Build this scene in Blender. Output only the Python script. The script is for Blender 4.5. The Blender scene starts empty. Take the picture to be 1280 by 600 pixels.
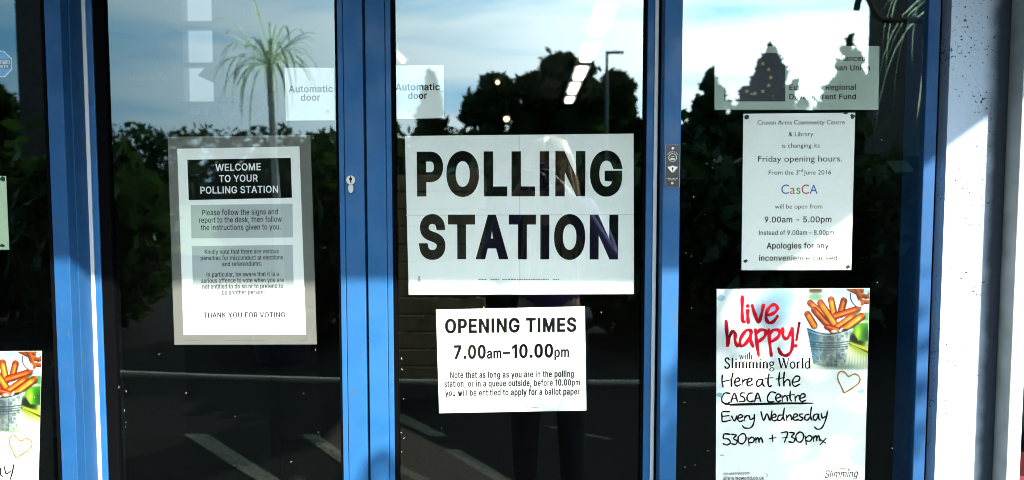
import bpy, bmesh, math, random
import numpy as np
from mathutils import Vector, Matrix, Euler
from mathutils.geometry import tessellate_polygon

R = math.radians
SC = bpy.context.scene
COL = SC.collection
random.seed(7)

# ------------------------------------------------------------------ camera, sky, sun, exposure
F = 1050.0                                     # focal length in photo pixels (1280 wide)
EYE, DIST = 1.45, 1.60
cam_d = bpy.data.cameras.new('camera')
cam_d.sensor_width = 36
cam_d.lens = F / 1280 * 36
cam_d.clip_start, cam_d.clip_end = 0.02, 2000
cam_d.dof.use_dof = True
cam_d.dof.focus_distance = 1.60
cam_d.dof.aperture_fstop = 5.0
cam = bpy.data.objects.new('camera', cam_d)
cam.location = (0, -DIST, EYE)
cam.rotation_euler = (R(90) - math.atan(75 / F), 0, math.atan(32 / F))
COL.objects.link(cam)
SC.camera = cam
CAM_R = cam.rotation_euler.to_matrix()

SUN_AZ, SUN_EL = R(38), R(25.7)                # to the right of straight behind the camera
TO_SUN = Vector((math.sin(SUN_AZ) * math.cos(SUN_EL), -math.cos(SUN_AZ) * math.cos(SUN_EL), math.sin(SUN_EL)))
sun_d = bpy.data.lights.new('sun', 'SUN')
sun_d.energy = 5.0
sun_d.angle = R(0.53)
sun_d.color = (1.0, 0.95, 0.87)
sun = bpy.data.objects.new('sun', sun_d)
sun.rotation_euler = TO_SUN.to_track_quat('Z', 'Y').to_euler()
sun.location = TO_SUN * 50
COL.objects.link(sun)

world = bpy.data.worlds.new('World')
SC.world = world
world.use_nodes = True
nt = world.node_tree
nt.nodes.clear()
def wn(t, **k):
    n = nt.nodes.new(t)
    for a, v in k.items(): setattr(n, a, v)
    return n
sky = wn('ShaderNodeTexSky', sky_type='NISHITA', sun_disc=False)
sky.sun_elevation = SUN_EL
sky.sun_rotation = math.pi - SUN_AZ            # clockwise from +y
sky.air_density, sky.dust_density, sky.ozone_density = 1.0, 0.6, 1.6
bg = wn('ShaderNodeBackground')
bg.inputs['Strength'].default_value = 0.05
tc = wn('ShaderNodeTexCoord')
mp = wn('ShaderNodeMapping')
mp.inputs['Scale'].default_value = (1.5, 1.5, 9.0)
mp.inputs['Rotation'].default_value = (0.05, 0.09, 0.4)
nz = wn('ShaderNodeTexNoise')
nz.inputs['Scale'].default_value = 1.7
nz.inputs['Detail'].default_value = 9
nz.inputs['Roughness'].default_value = 0.52
nz.inputs['Distortion'].default_value = 0.35
rp = wn('ShaderNodeValToRGB')
rp.color_ramp.elements[0].position, rp.color_ramp.elements[1].position = 0.33, 0.56
dot = wn('ShaderNodeVectorMath', operation='DOT_PRODUCT')
dot.inputs[1].default_value = TO_SUN
mr = wn('ShaderNodeMapRange')                  # clouds are brighter the nearer they stand to the sun
mr.inputs['From Min'].default_value, mr.inputs['From Max'].default_value = -0.1, 0.97
mr.inputs['To Min'].default_value, mr.inputs['To Max'].default_value = 0.0, 1.0
pw = wn('ShaderNodeMath', operation='POWER')
pw.inputs[1].default_value = 4.0
cl = wn('ShaderNodeMix', data_type='RGBA')
cl.inputs['A'].default_value = (9, 14, 16.5, 1)
cl.inputs['B'].default_value = (122, 123, 122, 1)
mx = wn('ShaderNodeMix', data_type='RGBA')
thin = wn('ShaderNodeMix', data_type='RGBA', blend_type='MULTIPLY')    # thin bluish haze between the clouds
thin.inputs['Factor'].default_value = 1; thin.inputs['B'].default_value = (0.22, 0.52, 0.73, 1)
add = wn('ShaderNodeMix', data_type='RGBA', blend_type='ADD'); add.inputs['Factor'].default_value = 0.6
wo = wn('ShaderNodeOutputWorld')
L_ = nt.links.new
L_(tc.outputs['Generated'], mp.inputs['Vector']); L_(mp.outputs[0], nz.inputs['Vector'])
L_(nz.outputs['Fac'], rp.inputs['Fac']); L_(tc.outputs['Generated'], dot.inputs[0])
L_(dot.outputs['Value'], mr.inputs['Value']); L_(mr.outputs[0], pw.inputs[0]); L_(pw.outputs[0], cl.inputs['Factor'])
L_(rp.outputs['Color'], mx.inputs['Factor']); L_(cl.outputs['Result'], thin.inputs['A']); L_(thin.outputs['Result'], add.inputs['A']); L_(sky.outputs[0], add.inputs['B']); L_(add.outputs['Result'], mx.inputs['A']); L_(cl.outputs['Result'], mx.inputs['B'])
L_(mx.outputs['Result'], bg.inputs['Color']); L_(bg.outputs[0], wo.inputs['Surface'])

SC.view_settings.view_transform = 'Standard'
SC.view_settings.look = 'None'
SC.view_settings.exposure = 1.5
SC.view_settings.gamma = 1
SC.view_settings.use_curve_mapping = False
SC.cycles.use_denoising = True
SC.cycles.filter_width = 1.0
SC.cycles.max_bounces = 10
SC.cycles.transparent_max_bounces = 24

# ------------------------------------------------------------------ helpers
def at(px, py, Y):
    """the point of the vertical plane y = Y that the photo shows at this pixel"""
    d = CAM_R @ Vector(((px - 640) / F, -(py - 300) / F, -1))
    t = (Y + DIST) / d.y
    return Vector((0, -DIST, EYE)) + d * t
def X(px, Y=0.0): return at(px, 300, Y).x
def mirrored(px, py, L):
    """the outdoor point, L metres in front of the glass, whose reflection lies at this pixel"""
    p = at(px, py, L)
    return Vector((p.x, -L, p.z))

MATS = {}
def mat(name, color, rough=0.5, metal=0.0, spec=0.5, noise=None, bump=None, coat=0.0):
    """noise = (scale, amount, stretch_z); bump = (scale, strength, distance)"""
    if name in MATS: return MATS[name]
    m = bpy.data.materials.new(name); m.use_nodes = True
    n, l = m.node_tree.nodes, m.node_tree.links
    b = n['Principled BSDF']
    b.inputs['Base Color'].default_value = (*color, 1)
    b.inputs['Roughness'].default_value = rough
    b.inputs['Metallic'].default_value = metal
    b.inputs['Specular IOR Level'].default_value = spec
    if coat: b.inputs['Coat Weight'].default_value = coat; b.inputs['Coat Roughness'].default_value = 0.12
    t = n.new('ShaderNodeTexCoord')
    if noise:
        mpn = n.new('ShaderNodeMapping'); mpn.inputs['Scale'].default_value = (1, 1, noise[2] if len(noise) > 2 else 1)
        x = n.new('ShaderNodeTexNoise'); x.inputs['Scale'].default_value = noise[0]; x.inputs['Detail'].default_value = 6
        h = n.new('ShaderNodeHueSaturation'); h.inputs['Color'].default_value = (*color, 1)
        r = n.new('ShaderNodeMapRange'); r.inputs['To Min'].default_value = 1 - noise[1]; r.inputs['To Max'].default_value = 1 + noise[1]
        r.inputs['From Min'].default_value = 0.3; r.inputs['From Max'].default_value = 0.7
        l.new(t.outputs['Object'], mpn.inputs['Vector']); l.new(mpn.outputs[0], x.inputs['Vector']); l.new(x.outputs['Fac'], r.inputs['Value'])
        l.new(r.outputs[0], h.inputs['Value']); l.new(h.outputs[0], b.inputs['Base Color'])
    if bump:
        x = n.new('ShaderNodeTexNoise'); x.inputs['Scale'].default_value = bump[0]; x.inputs['Detail'].default_value = 5
        u = n.new('ShaderNodeBump'); u.inputs['Strength'].default_value = bump[1]; u.inputs['Distance'].default_value = bump[2]
        l.new(t.outputs['Object'], x.inputs['Vector']); l.new(x.outputs['Fac'], u.inputs['Height']); l.new(u.outputs[0], b.inputs['Normal'])
    MATS[name] = m
    return m

def emit(name, color, strength):
    if name in MATS: return MATS[name]
    m = bpy.data.materials.new(name); m.use_nodes = True
    b = m.node_tree.nodes['Principled BSDF']
    b.inputs['Base Color'].default_value = (0.8, 0.8, 0.8, 1)
    b.inputs['Emission Color'].default_value = (*color, 1); b.inputs['Emission Strength'].default_value = strength
    MATS[name] = m
    return m

def glass_mat(name, f0, tint):
    """thin coated sheet: mirror reflection by angle over a clear, slightly tinted sheet"""
    m = bpy.data.materials.new(name); m.use_nodes = True
    n, l = m.node_tree.nodes, m.node_tree.links
    n.clear()
    g = n.new('ShaderNodeBsdfGlossy'); g.inputs['Roughness'].default_value = 0.0; g.inputs['Color'].default_value = (0.80, 0.96, 1, 1)
    tr = n.new('ShaderNodeBsdfTransparent'); tr.inputs['Color'].default_value = (*tint, 1)
    lw = n.new('ShaderNodeLayerWeight'); lw.inputs['Blend'].default_value = 0.5
    p = n.new('ShaderNodeMath'); p.operation = 'POWER'; p.inputs[1].default_value = 5
    ma = n.new('ShaderNodeMath'); ma.operation = 'MULTIPLY_ADD'; ma.inputs[1].default_value = 1 - f0; ma.inputs[2].default_value = f0
    mix = n.new('ShaderNodeMixShader'); o = n.new('ShaderNodeOutputMaterial')
    t = n.new('ShaderNodeTexCoord'); x = n.new('ShaderNodeTexNoise'); x.inputs['Scale'].default_value = 2.2; x.inputs['Detail'].default_value = 1
    u = n.new('ShaderNodeBump'); u.inputs['Strength'].default_value = 0.03; u.inputs['Distance'].default_value = 0.01
    l.new(t.outputs['Object'], x.inputs['Vector']); l.new(x.outputs['Fac'], u.inputs['Height']); l.new(u.outputs[0], g.inputs['Normal'])
    l.new(lw.outputs['Facing'], p.inputs[0]); l.new(p.outputs[0], ma.inputs[0]); l.new(ma.outputs[0], mix.inputs[0])
    l.new(tr.outputs[0], mix.inputs[1]); l.new(g.outputs[0], mix.inputs[2]); l.new(mix.outputs[0], o.inputs['Surface'])
    MATS[name] = m
    return m

def tag(o, label=None, cat=None, group=None, kind=None):
    if label: o['label'] = label
    if cat: o['category'] = cat
    if group: o['group'] = group
    if kind: o['kind'] = kind
    return o
def thing(name, label, cat, loc=(0, 0, 0), group=None):
    o = bpy.data.objects.new(name, None); COL.objects.link(o)
    o.location = loc; o.empty_display_size = 0.05
    return tag(o, label, cat, group)
def link(name, me, m=None, parent=None):
    o = bpy.data.objects.new(name, me); COL.objects.link(o)
    if m is not None:
        for q in (m if isinstance(m, (list, tuple)) else [m]): me.materials.append(q)
    if parent is not None:
        o.parent = parent
        p, off = parent, Vector((0, 0, 0))
        while p is not None: off += p.location; p = p.parent
        o.location = -off
    return o
def obj(name, bm, m=None, parent=None, smooth=False):
    me = bpy.data.meshes.new(name)
    bmesh.ops.recalc_face_normals(bm, faces=bm.faces[:])
    if smooth:
        for f in bm.faces: f.smooth = True
    bm.to_mesh(me); bm.free()
    return link(name, me, m, parent)
def copy_tree(o, parent=None):
    c = o.copy(); COL.objects.link(c)
    if parent is not None: c.parent = parent
    for ch in [k for k in bpy.data.objects if k.parent == o]: copy_tree(ch, c)
    return c

def box(bm, x0, x1, y0, y1, z0, z1, bev=0.0):
    r = bmesh.ops.create_cube(bm, size=1)
    for v in r['verts']:
        v.co = Vector(((x0 + x1) / 2 + v.co.x * (x1 - x0), (y0 + y1) / 2 + v.co.y * (y1 - y0), (z0 + z1) / 2 + v.co.z * (z1 - z0)))
    if bev:
        es = {e for v in r['verts'] for e in v.link_edges}
        bmesh.ops.bevel(bm, geom=list(es), offset=bev, segments=2, affect='EDGES', profile=0.5)
    return bm
def bx(*a, bev=0.0): return box(bmesh.new(), *a, bev=bev)
def prism(bm, pts, y0, y1):
    """closed outline in x, z pushed from y0 to y1"""
    a = [bm.verts.new((p[0], y0, p[1])) for p in pts]; b = [bm.verts.new((p[0], y1, p[1])) for p in pts]
    bm.faces.new(a); bm.faces.new(b[::-1])
    n = len(pts)
    for i in range(n): bm.faces.new((a[i], b[i], b[(i + 1) % n], a[(i + 1) % n]))
    return bm
def plan_prism(bm, pts, z0, z1):
    a = [bm.verts.new((p[0], p[1], z0)) for p in pts]; b = [bm.verts.new((p[0], p[1], z1)) for p in pts]
    bm.faces.new(a); bm.faces.new(b[::-1])
    n = len(pts)
    for i in range(n): bm.faces.new((a[i], b[i], b[(i + 1) % n], a[(i + 1) % n]))
    return bm
def tube(bm, path, r, seg=8, close=True):
    path = [Vector(p) for p in path]
    rr = r if isinstance(r, (list, tuple)) else [r] * len(path)
    rings = []
    for i, p in enumerate(path):
        d = (path[min(i + 1, len(path) - 1)] - path[max(i - 1, 0)]).normalized()
        u = d.cross(Vector((0, 0, 1)) if abs(d.z) < .9 else Vector((1, 0, 0))).normalized(); v = d.cross(u)
        rings.append([bm.verts.new(p + (u * math.cos(2 * math.pi * k / seg) + v * math.sin(2 * math.pi * k / seg)) * rr[i]) for k in range(seg)])
    for a, b in zip(rings, rings[1:]):
        for k in range(seg): bm.faces.new((a[k], a[(k + 1) % seg], b[(k + 1) % seg], b[k]))
    if close: bm.faces.new(rings[0][::-1]); bm.faces.new(rings[-1])
    return bm
def disc(bm, c, r, y0, y1, seg=20, rz=None):
    return prism(bm, [(c[0] + r * math.cos(2 * math.pi * k / seg), c[1] + (rz or r) * math.sin(2 * math.pi * k / seg)) for k in range(seg)], y0, y1)
def quad_px(bm, corners, Y, t):
    """a sheet of thickness t whose front lies on y = Y; corners are photo pixels"""
    return prism(bm, [(p.x, p.z) for p in (at(x, y, Y) for x, y in corners)], Y, Y + t)
def smooth_line(pts, sub=5):
    if len(pts) < 3: return [tuple(p) for p in pts]
    out = []
    for i in range(len(pts) - 1):
        p0, p1, p2, p3 = (np.array(pts[max(i - 1, 0)], float), np.array(pts[i], float), np.array(pts[i + 1], float), np.array(pts[min(i + 2, len(pts) - 1)], float))
        for k in range(sub):
            t = k / sub
            out.append(tuple(0.5 * (2 * p1 + (p2 - p0) * t + (2 * p0 - 5 * p1 + 4 * p2 - p3) * t * t + (3 * p1 - p0 - 3 * p2 + p3) * t ** 3)))
    out.append(tuple(pts[-1]))
    return out

# ------------------------------------------------------------------ lettering
PK = ''.join(chr(c) for c in range(35, 127) if chr(c) != '\\')
GLYPHS = {
'A': (0.4797, '.B-~/t-~0y1+5W1+6_-~82-~4(922J92 1E2D5/2D3:7p'),
'B': (0.4561, '/@92/?.#3h-~49.%5..65u.V66.k6X/16s/[7%/{720`721A7-1e7#2,6m2R6Q2x69345X3Y5:3d4y3g4w3p5`426(4L6I4u6^5D6f5n6f6W6Y736B7h6)8.5S8Y4y8v4E9)3e92 0g3(3b3)4>2{4g2j5+2S5C2;5T2$5g1S5l195l0h5Y025H/v5&/X4k/L41/=3H/80h/8 0g4<0h7w3P7w3z7r4<7j4_7X4|7?5/7+5C6N5A5f595K5#5&4R4Z4,4G3S4<'),
'C': (0.5101, "67.H7'/#7b/f8,0P8;0|8E1R6}1S6m0|6B075k/e5-/D4E/33Q/22X/F1o/m1=0?0x0n0Y1P0E2=0<3#0<410F4{0g6#1.6_1I6~1l7A267Z2_7m347{3b8$4L7|507l5c7R6*776L6m6k696}5_8D5_816R7q737F7n6]8Q5h8}4{973|9A2|9:2*9$1A8_0W8*077d/h7'/?62/05a.{4o.s3`.z2J/01O/?0}/c0509/J0}.g1W.E2'.13%-v46-q5=.%"),
'D': (0.5022, '/@-~3(-~4F.15;.L6(.u6m/T7>057j158)2J8/3p7~557e607K6g7-7;6M7~5h8Q4o8v3]90/?91 0h/80g7v3F7v4(7l4d7W5=775n6g6?5|6V5;6h446h3%6X1~6@1:6$0e5L0,4{/h4F/P3z/D35/:'),
'E': (0.4186, '67-~67/80g/90h3$5l3%5k4<0h4<0g7v627w6391/@92/?.#'),
'F': (0.41, '/@-~0g.#0h2q5Y2q5X4-0g4.0g7v6,7w6,92/?91'),
'G': (0.5203, "4e9:3j9A3C9?2X931]8p0r8B067d/f7'/S6b/05c.z4e.s3`.z2J/51>/c0309/H0z.i1d.>2J.%2w-w3X-q4k-v5k.36S.V7'.z7M/C7m/p860^8J1O8Q2D8P3[463[462D7-2D7(1g6p0|6J0=5m/c5)/A4J/33S/22x/<26/V1W0%1)0Z0e150J2'0<3#0<410F4{0`5p0~6M1=6s1]752,7U2m7r3I7~4(8$4o7t5U7W667$6_6F6}5_8H5`866J7t7.7P7a6~846E8_5t8v5G9+"),
'H': (0.5169, '/@-~0g.#0h3*6Z3*6[.#8%.#8$926[916Z4B0h4B0g91/?91'),
'I': (0.1965, '0r92/K91/K-~0s.#'),
'J': (0.3964, "5E923{913{0z3p0<3d/}3M/_3&/?2R/.1o/+1:/70n/N0P/n0@00010m0/1j.f1j.f0w.n05/./E/I.{/i.[0=.90f.'1U-r2>-q2w-w3I.)4(.G4F._4h/%51/i5@0F5F14"),
'K': (0.4667, '7p-~3B4@7o915|922%4u0f3@0g91/@92/?.#0g.#0g1`2B3C62-~'),
'L': (0.393, '/@92/?.#5w-~5w/80g/90g91'),
'M': (0.6, '/?-~0a-~0a5v3t-~5=-~8P5v8P-~9r-~9r927x924X0g1992/?92'),
'N': (0.5234, '/?-~0g-~0g6k6N-~84-~84926i926i0F1%92/?92'),
'O': (0.5333, '4H-r5L.*6H.R7+/&7e/g8)0=8C0u8a1x8n2}8n428a588C6:8)6s7e7I7)8/6@8b5D9-4B9?3F9?2N901`8p0m8;0%7L/N6T/05a.z4e.u42.u2}/&1x/:11/N0[0%/d0_/$1K.L2J.%3?-r 46/23Q/22w/<28/U1]/|1,0T0d190H2.0<3#0<410H5&0d5w1+6X1U7/2:7]2z7v3b8$4H7|5-7l5t7D6I6s6p6:7-5a7A4v7K4%7K3/7A2:7-1O6a0^6/0#5X/Z4n/<'),
'P': (0.4445, "/@-~0g.#0h2*3Q2*4'2/4b2<5B2W5n2v653<6V3o6n4M6z5-6|6#6s6X6c716I7b5t8>5D8a4_8}3Z92/?91 0g3A0h7w3M7w3r7r4P7^4o7I5-7/5C6g5P6<5U5x5U5A5M4o5A4O56494x3v4B3R3Z3B"),
'Q': (0.5333, "8:,z6r.q7W/U830P8T1H8i2J8p3S8i4e8T5h8C6:7|7%7I7k6o8B6*8n53924B9?399=2H9.1d8q1E8a0a810;7h/o71/A66/$50.s3`.z2J/:11/h0,0;/H0k.v1?.R2'.13%-v41-q50-~5p.86l,z 3K7~4'8$4o7t5G7`6*756[6Z7%5u7A4v7K4%7H2f7A2:7-1O6^0X6(/z4s1O3E1O5#/C4n/<46/23Q/22w/<28/U1]/|1,0T0d190H2.0<3#0;3l0E4s0Y5`1$6N1O7)2&7P2V7j"),
'R': (0.449, '/@92/?.#0g.#0g2@3H2C5g.#7E-~4u2V5V2v633H6T3v6n4R6}5G6z6F6h7/6G7l5~8;5X8W5$8s4B9)3^92 0g7v3b7v4C7g4q7M5*795A6t5O6P5W5~5W5N5P5&5H4i5/4>4Z3u3v3_3H3Y0h3Y'),
'S': (0.4466, "3^9=2w9A1|981>9(0T8b0,8C/X7i/=73/06T/05n/?53/^4Z024-0m3d1P3H3^2m4O2P5.2+5C1q5R1S5Y1+5U0c5J0?5//t4n/Z4</?3^/.34/)2_/)2,/01Z/=12/Q0p/j0W0+0J0D0<0~.p0}.v0I/+/q/F/@/t.i0<.M0n.31H-|2'-q3#-l3v-r4k.*5G.E6&.q6N/C6k/{6z0^6|1<6p1{6V2Q6#3.5K3Q4k3n3|4+2J4P1^4k1#540l5G0Z5d0R6,0T6T0]6q0s79177X1b7q207~2]8)3:8)3^8$417r4W7^4~7=527'5@6e5I6?6m6@6h6m6V7E6;7s5k8G5;8i4o8}4E90"),
'T': (0.4486, '3]-~3]7v7/7w7091.c92.c7w277v27.#'),
'U': (0.5172, "8&926[916[1^6T126G0f5}0(5K/X4k/<3~/.3(/22X/<2'/Q1e/f1D0)0{0e0l150e1g0e91/?91/?1]/D1(/U0D/|/U0Z.q1(.Q1o..2n-r3r-m4g-v5[.16:.O6_.i7'/07N/d7o0K8%1F"),
'V': (0.4797, '.D922M.#4,-~81916_914D2X3=/22>2@/r91'),
'W': (0.6862, "<c91;89/9D1r8o/G842.6B914e922{2O28/D1h1`/m91.D921G.#3).#5,5Q5S7S6'507~.#9]-~"),
'X': (0.4742, '.H-~/~-~2R1Z352j3q1`6F-~8$.#4(3h7k9266923q5j374^2I6%0=92._912F3c'),
'Y': (0.4718, '2N-~3u.#3u2X7}926C924+5N3T4P353k2P5-0%9/.C912M2X'),
'Z': (0.4384, "6h-~6h/80R/71[0c6d8.6d91.t92.t7w5,7z4&6R.x/'.v.#"),
'a': (0.3892, '5E-~5F3l5;4W5/4x4y5;4V5d425}3K6=2i6I1v6J1<6B0_61/z5j/Z5O/85).u4F034$0H4H0e4g175(1t592c593/5/3F5#3g4b3}464(3W3{3<3b3*342|1Z2l0Q2W/l2>/=1z/(1d.n1>.b0p._0F.i/U/-.r/`.@0<.$1#-o1o-m2N-w3+.43F.G3d.e3z/*4(/.4*-~ 4(214(0}3}0P3b/t3H/V30/D2n/32H/(1g.}1H/#1%/)0[/80J/D01/b0#030(0e0;1(0V1?0w1N1I1[3H1w3r2&'),
'b': (0.4244, '/192/0.#0J-~0L/<0]/71$.a1?.E1e.,20-w2p-m3K-o4#-y4H.*5..R5Z/#5{/R61/x6E0T6V1d6V2X6I3W614B5j5&505e4b6&4>663D6J2R6I1n661<5s1$5Y0Z5&0P5#0O91 2c/$20/-1h/<1K/P0}0&0g0Q0W1(0O1^0M2D0R2|0_3S0t4,114P1S4r1t5(2D562x593Q513z4|484j4[4B4u3p5*3=542[562$5/1:5%0m4k074P/j4,/G3e/33=/('),
'c': (0.3957, '4T5x3|653)6I246J1M6?0e5~0(5R/X5#/54C.s3H.i2a.i1U.v0c/7/q/Z/70..a0r.31P-y2,-o3#-o3f-|4F.95#.a5P/75l/g5z094b0U4B/q3~/N3h/?3H/02|/&2&/(1F/=0n/l0M0B061-0-1e0-2Q0;3C0M3v0b4<1&4c1H4|1q512L592w573N5*3t4r434Y4N444_3g5y4*5`4i5C574v5`'),
'd': (0.4244, '61924o914n5#4e5$4I5L4,5n3W63376@2m6I1{6J1(680<5l/c58/54L.x3c.i2f.g1n.s0m/0/z/V/40,.Y0e.31?-y1t-o2O-m32-w3S.)3z.B4D.h4e/;4q/<4s-~61.# 2]/$2&/(1U/514/I0q/g0W0.0E0T071%0-1g0-2V023#0C3c0Y440o4R1A4z1l512E592z563F5*3j4r4.4T4I4.4Z3e4k3#4p2O4p1o4j154[0^4F0,4-/f3]/?32/-'),
'e': (0.4039, '2n6J1~6I11660V5x/~5O/V4}/.44.q3?.g2G.i1S.v0a/5/s/[/40:.V0w.11d-v2Q-m3/-o3o-{49.,4k.E5..]5P/#5i/E6$/}4d0>4X0$4?/]4%/F3`/33A/)2m/#1v/+1P/81//L0_/z0H0@070n0,1d601e602d6$3^5g4L5A5.4o5_4C5}3]6= 0-2q01390>3f0M4*0e4L1#4f1E4~1o522:592i5932523^4|3v4k484J4U3t4c3I4k2q'),
'f': (0.2537, '/j-~1,.#1,513$533#6@1,6A1,7E117b1B8(1O841h8B2G8H2}8=3@9G3?9L309Q2Y9[1g9[1+9L0^970*8`/p80/j7h/j6A./6@.052/j51'),
'g': (0.4251, "626@4t6@4s5#4e5'4F5S3~5x3=6?2]6J1|6J1C6@0e6)005b/e5:/:4V.}3v.l3+.g2Q.k1I.z0[/.0./S/J0(.s0[.O1?.61{.,2m..3C.93p.Q4?.w4e/P4p/O4m-I4[,q49,E3f,)34+v2_+q1r+v1E,'0z,=0],W05-+/-,K/Q+r/p+T0=+60y*w1d*f2_*a3W*j4>*|4s+95H+a5q,:6),o63-W 2Y5935513]4|3|4e4<4E4U3v4h3=4p2f4r1|4m1I4^0k4F0:4-/v3f/Z39/F2g/=2:/=1h/F1C/U0w/t0U0@0A0k021F0-1o0-2[073?0C3e0W420o4R114o1Y5*2&56"),
'h': (0.41, "5p-~5o3e5b4T5H53575L4s5o4C614'6=3N6I2a6J1q681?5y0x5X0P4w0O91/192/0.#0O.#0O3#0T3W0`4$0}4R1R4|2'522g573F5,3m4r4(4Z4<4<4K3m4P3K4P.#"),
'i': (0.1666, '0N6@/06@/1-~0O.# .v8j.x8D/(8-/E7o/_7g0$7g0=7o0Z8-0i8K0i8k0Z9.0B9D0$9P/_9P/;9A/$9)'),
'j': (0.1666, "0N6@/06@/0-//&,`.g,;.A,,-j,*-k*r.F*r.j*w/9+(/W+9/z+X0-+m0@,60J,X0O,{ 0g8q0W910?9F/~9P/U9N/;9A/#9'.u8c.x8B/)8*/A7q/]7g0+7h0I7w0`850i8N"),
'k': (0.3807, '/192/0.#0O.#0O1(1F1u4L-~61-~2H2g5v6@496@0^2^0P2^0O91'),
'l': (0.164, '0J92/.91//-~0K.#'),
'm': (0.6098, ':7.#:64.:*4g9t579U5a9;5y8`6=8&6L7=6N6c6D6,6,5a5n52584{4m4`5O4K5k4.6+3f6?3H6I3+6N2T6N1x6@1>5}0j5K0N4p0K6@/06@/1-~0O.#0O3:0U3r0i4C144r1b5/2B5;2w543F4|3i4Y3}4,4$3p4%-~5C.#5C3Q5H3y5`4R6%4u6U52715;7l528D4t8a4T8p4.8u3c8u.#'),
'n': (0.4097, "5p-~5o3e5_4_5K5-565N4e5y4/6:3N6I2a6J1q681?5y0q5O0L4p0K6@/16@/0.#0O.#0O3#0T3W0`4$0}4R1R4|2'522g573F5,3m4r4(4Z4<4<4K3m4P3K4P.#"),
'o': (0.4152, "246J1M6?0e5~0(5R/X5#/.44.q3A.g2H.i1U.v0c/7/q/Z/70..a0r.31P-y2,-o2}-o3f-|4@.65'.f5T/;5y/{630Z6D1d6D2R6:3C5v4E5P5&5#5W4>6'3^6?2w6J 2;/$1n/-1F/=0~/Y0Y0,0@0e021>0-1e0/2c0;3C0M3v0b4<1&4c1H4|1q512L592u573A5/3f4z4<4O4Q414h3`4z2w5#2H4~1Y4t0}4a0G4G/x4'/S3h/?3=/-2n/$"),
'p': (0.4244, '/1*r0O*s0P/<0]/71&.`1>.G1v.$2[-o3K-o4<.%4a.65..R5j/761/x6L0r6V1d6S2}6E3e66465{4g5Y5;505e4J613|6@3D6J2c6J2*6@1g631<5s0~5X0Z5&0L5#0K6@/06@ 2c/$20/-1h/<1K/P0}0&0g0Q0W1(0O1^0M2D0R2|0_3S0t4,114P1S4r1t5(2D562x593Q513z4|484j4[4B4u3p5*3=542[562$5/1:5%0m4k074P/j4,/G3e/33=/('),
'q': (0.4244, "61*r616@4r6@4q5#4c5'4B5U3~5v3Z61376@2[6J1{6J1<6?0i6,055g/c58/54L.x3c.k2x.g1n.s0m/0/z/V/406.Q0}.'1t-o2d-o3M.%4(.J4N.u4c/94n/<4o*s 2]/$2&/(1U/514/I0q/g0W0.0E0T071%0-1g0-2V023#0C3c0Y440o4R1A4z1l512E592z563F5*3j4r4.4T4I4.4Z3e4k3#4p2O4p1o4j154[0^4F0,4-/f3]/?32/-"),
'r': (0.2591, "/1-~0O.#0O370T3c0_4%0n4@1+4^1^4~2D513A5*3A6J2D6J1e6;1?6'0{5h0d5I0S5'0K5'0J6@/06@"),
's': (0.365, "3C6;2a6I1h6J176D0e66085~/n5d/K5?/-4a/$4//+3H/=2x/b2M022/0c1u34183K1+3b0r3q0S3u083p/x3W/S3%/22@/#1P/$1*/.0h/=0@/d04/x0(0A.k0(.{/J/A.q/].T/{.>0e-|1P-o24-m2u-t3P.'3z.94O.[4r/%52/]5;0)5;0[540|4w1S4R1z41243]2I1/3*0f3@0R3U0H3l0F4<0W4b0r4z17511r5>2[5;345'3a4T3t4+5-4D4u4y4S5O3y5~"),
't': (0.2274, '2b.%2K//1S/+14/30x/H0n/_0i/}0i512N522N6@0i6@0i8A/J8B/I6A.06@./53/I51/I/n/S/7/o.`0+.G0N./0h.%1S-v21-w'),
'u': (0.41, "/16@/20T/80(/F/U/k.q0<.E0w.'1e-t2H-v3/.*3e.H4-.k4T/P4U.#5p-~5q6@4P6@4P1*4K0c4?0=3z/f3P/D2x/02>/+1W/812/N0l/v0U0P0O1/0O6@"),
'v': (0.3892, '.E6@1T.$2|-~606@4a6>2r1<2;/=1f1//r6>'),
'w': (0.5671, '.O6@1%-~2D.#3]2H484j4|1q6*-~7K.#9z6@8S6@7>1t6e/P6+214{6@3S6@2>1t1g/N101x/w6@'),
'x': (0.3786, '.L-~/~-~1N05201G2v0,4>-~5q.#2w245e6@446@2t4C243,1O4@036@.]6@1G2;'),
'y': (0.3892, "/'*y/b*m0:*m0y*z1S+>1u+`20,%2R,l6/6@4c6@2r1<2;/<1i1%/r6>.E6@1V-}10,l0y,M0c,60N,+02,$/s,$/H,,/A,*"),
'z': (0.3803, "5I-~5I/80d/95>5:5>6@/'6@/'5,3W5,3W5$.v/#.v.#"),
'0': (0.4531, "3%9A2.981^9+148s0c8Q0,7p/`7'/D69/055/&3b/+2E/81H/P0P0%/H0Z.f17.;1r-~2d-q3c-v4J..5-.R5_/'6,/f6N0V6k1q6u2|6u426f5Y6J6b6)7O5Y825-8]4i8s3v97 398*3h7{487b4[7=5%6]5A5d5O4u5U3[5T2x5J1v5<195(0[4e/~4>/U3~/A3N/.2z/)2B/21r/F1D/p1)0:0l0p0R1r0H2n0F3|0M4x0_5r0v6X1:751]7Z2&7t2Y8)"),
'1': (0.3, '1f-~33-~33921v92/+7K/+5v1f7A'),
'2': (0.4531, "/H-~6T.#6S/81</93n1t4~345q4C68576D5u6D6M6;6~6,7L5g8(5?8Q4y8k4T9#3o983#9A2E9=1d901*8s0S8O0(7}/f7J/N6X/K5z0i5y0n6H0{6w187E1W7c1{7w2N8)358*3Z8$3w7v4>7b4f784~6]5%5w4z5Q4o514U4a4342/G/'"),
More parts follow.
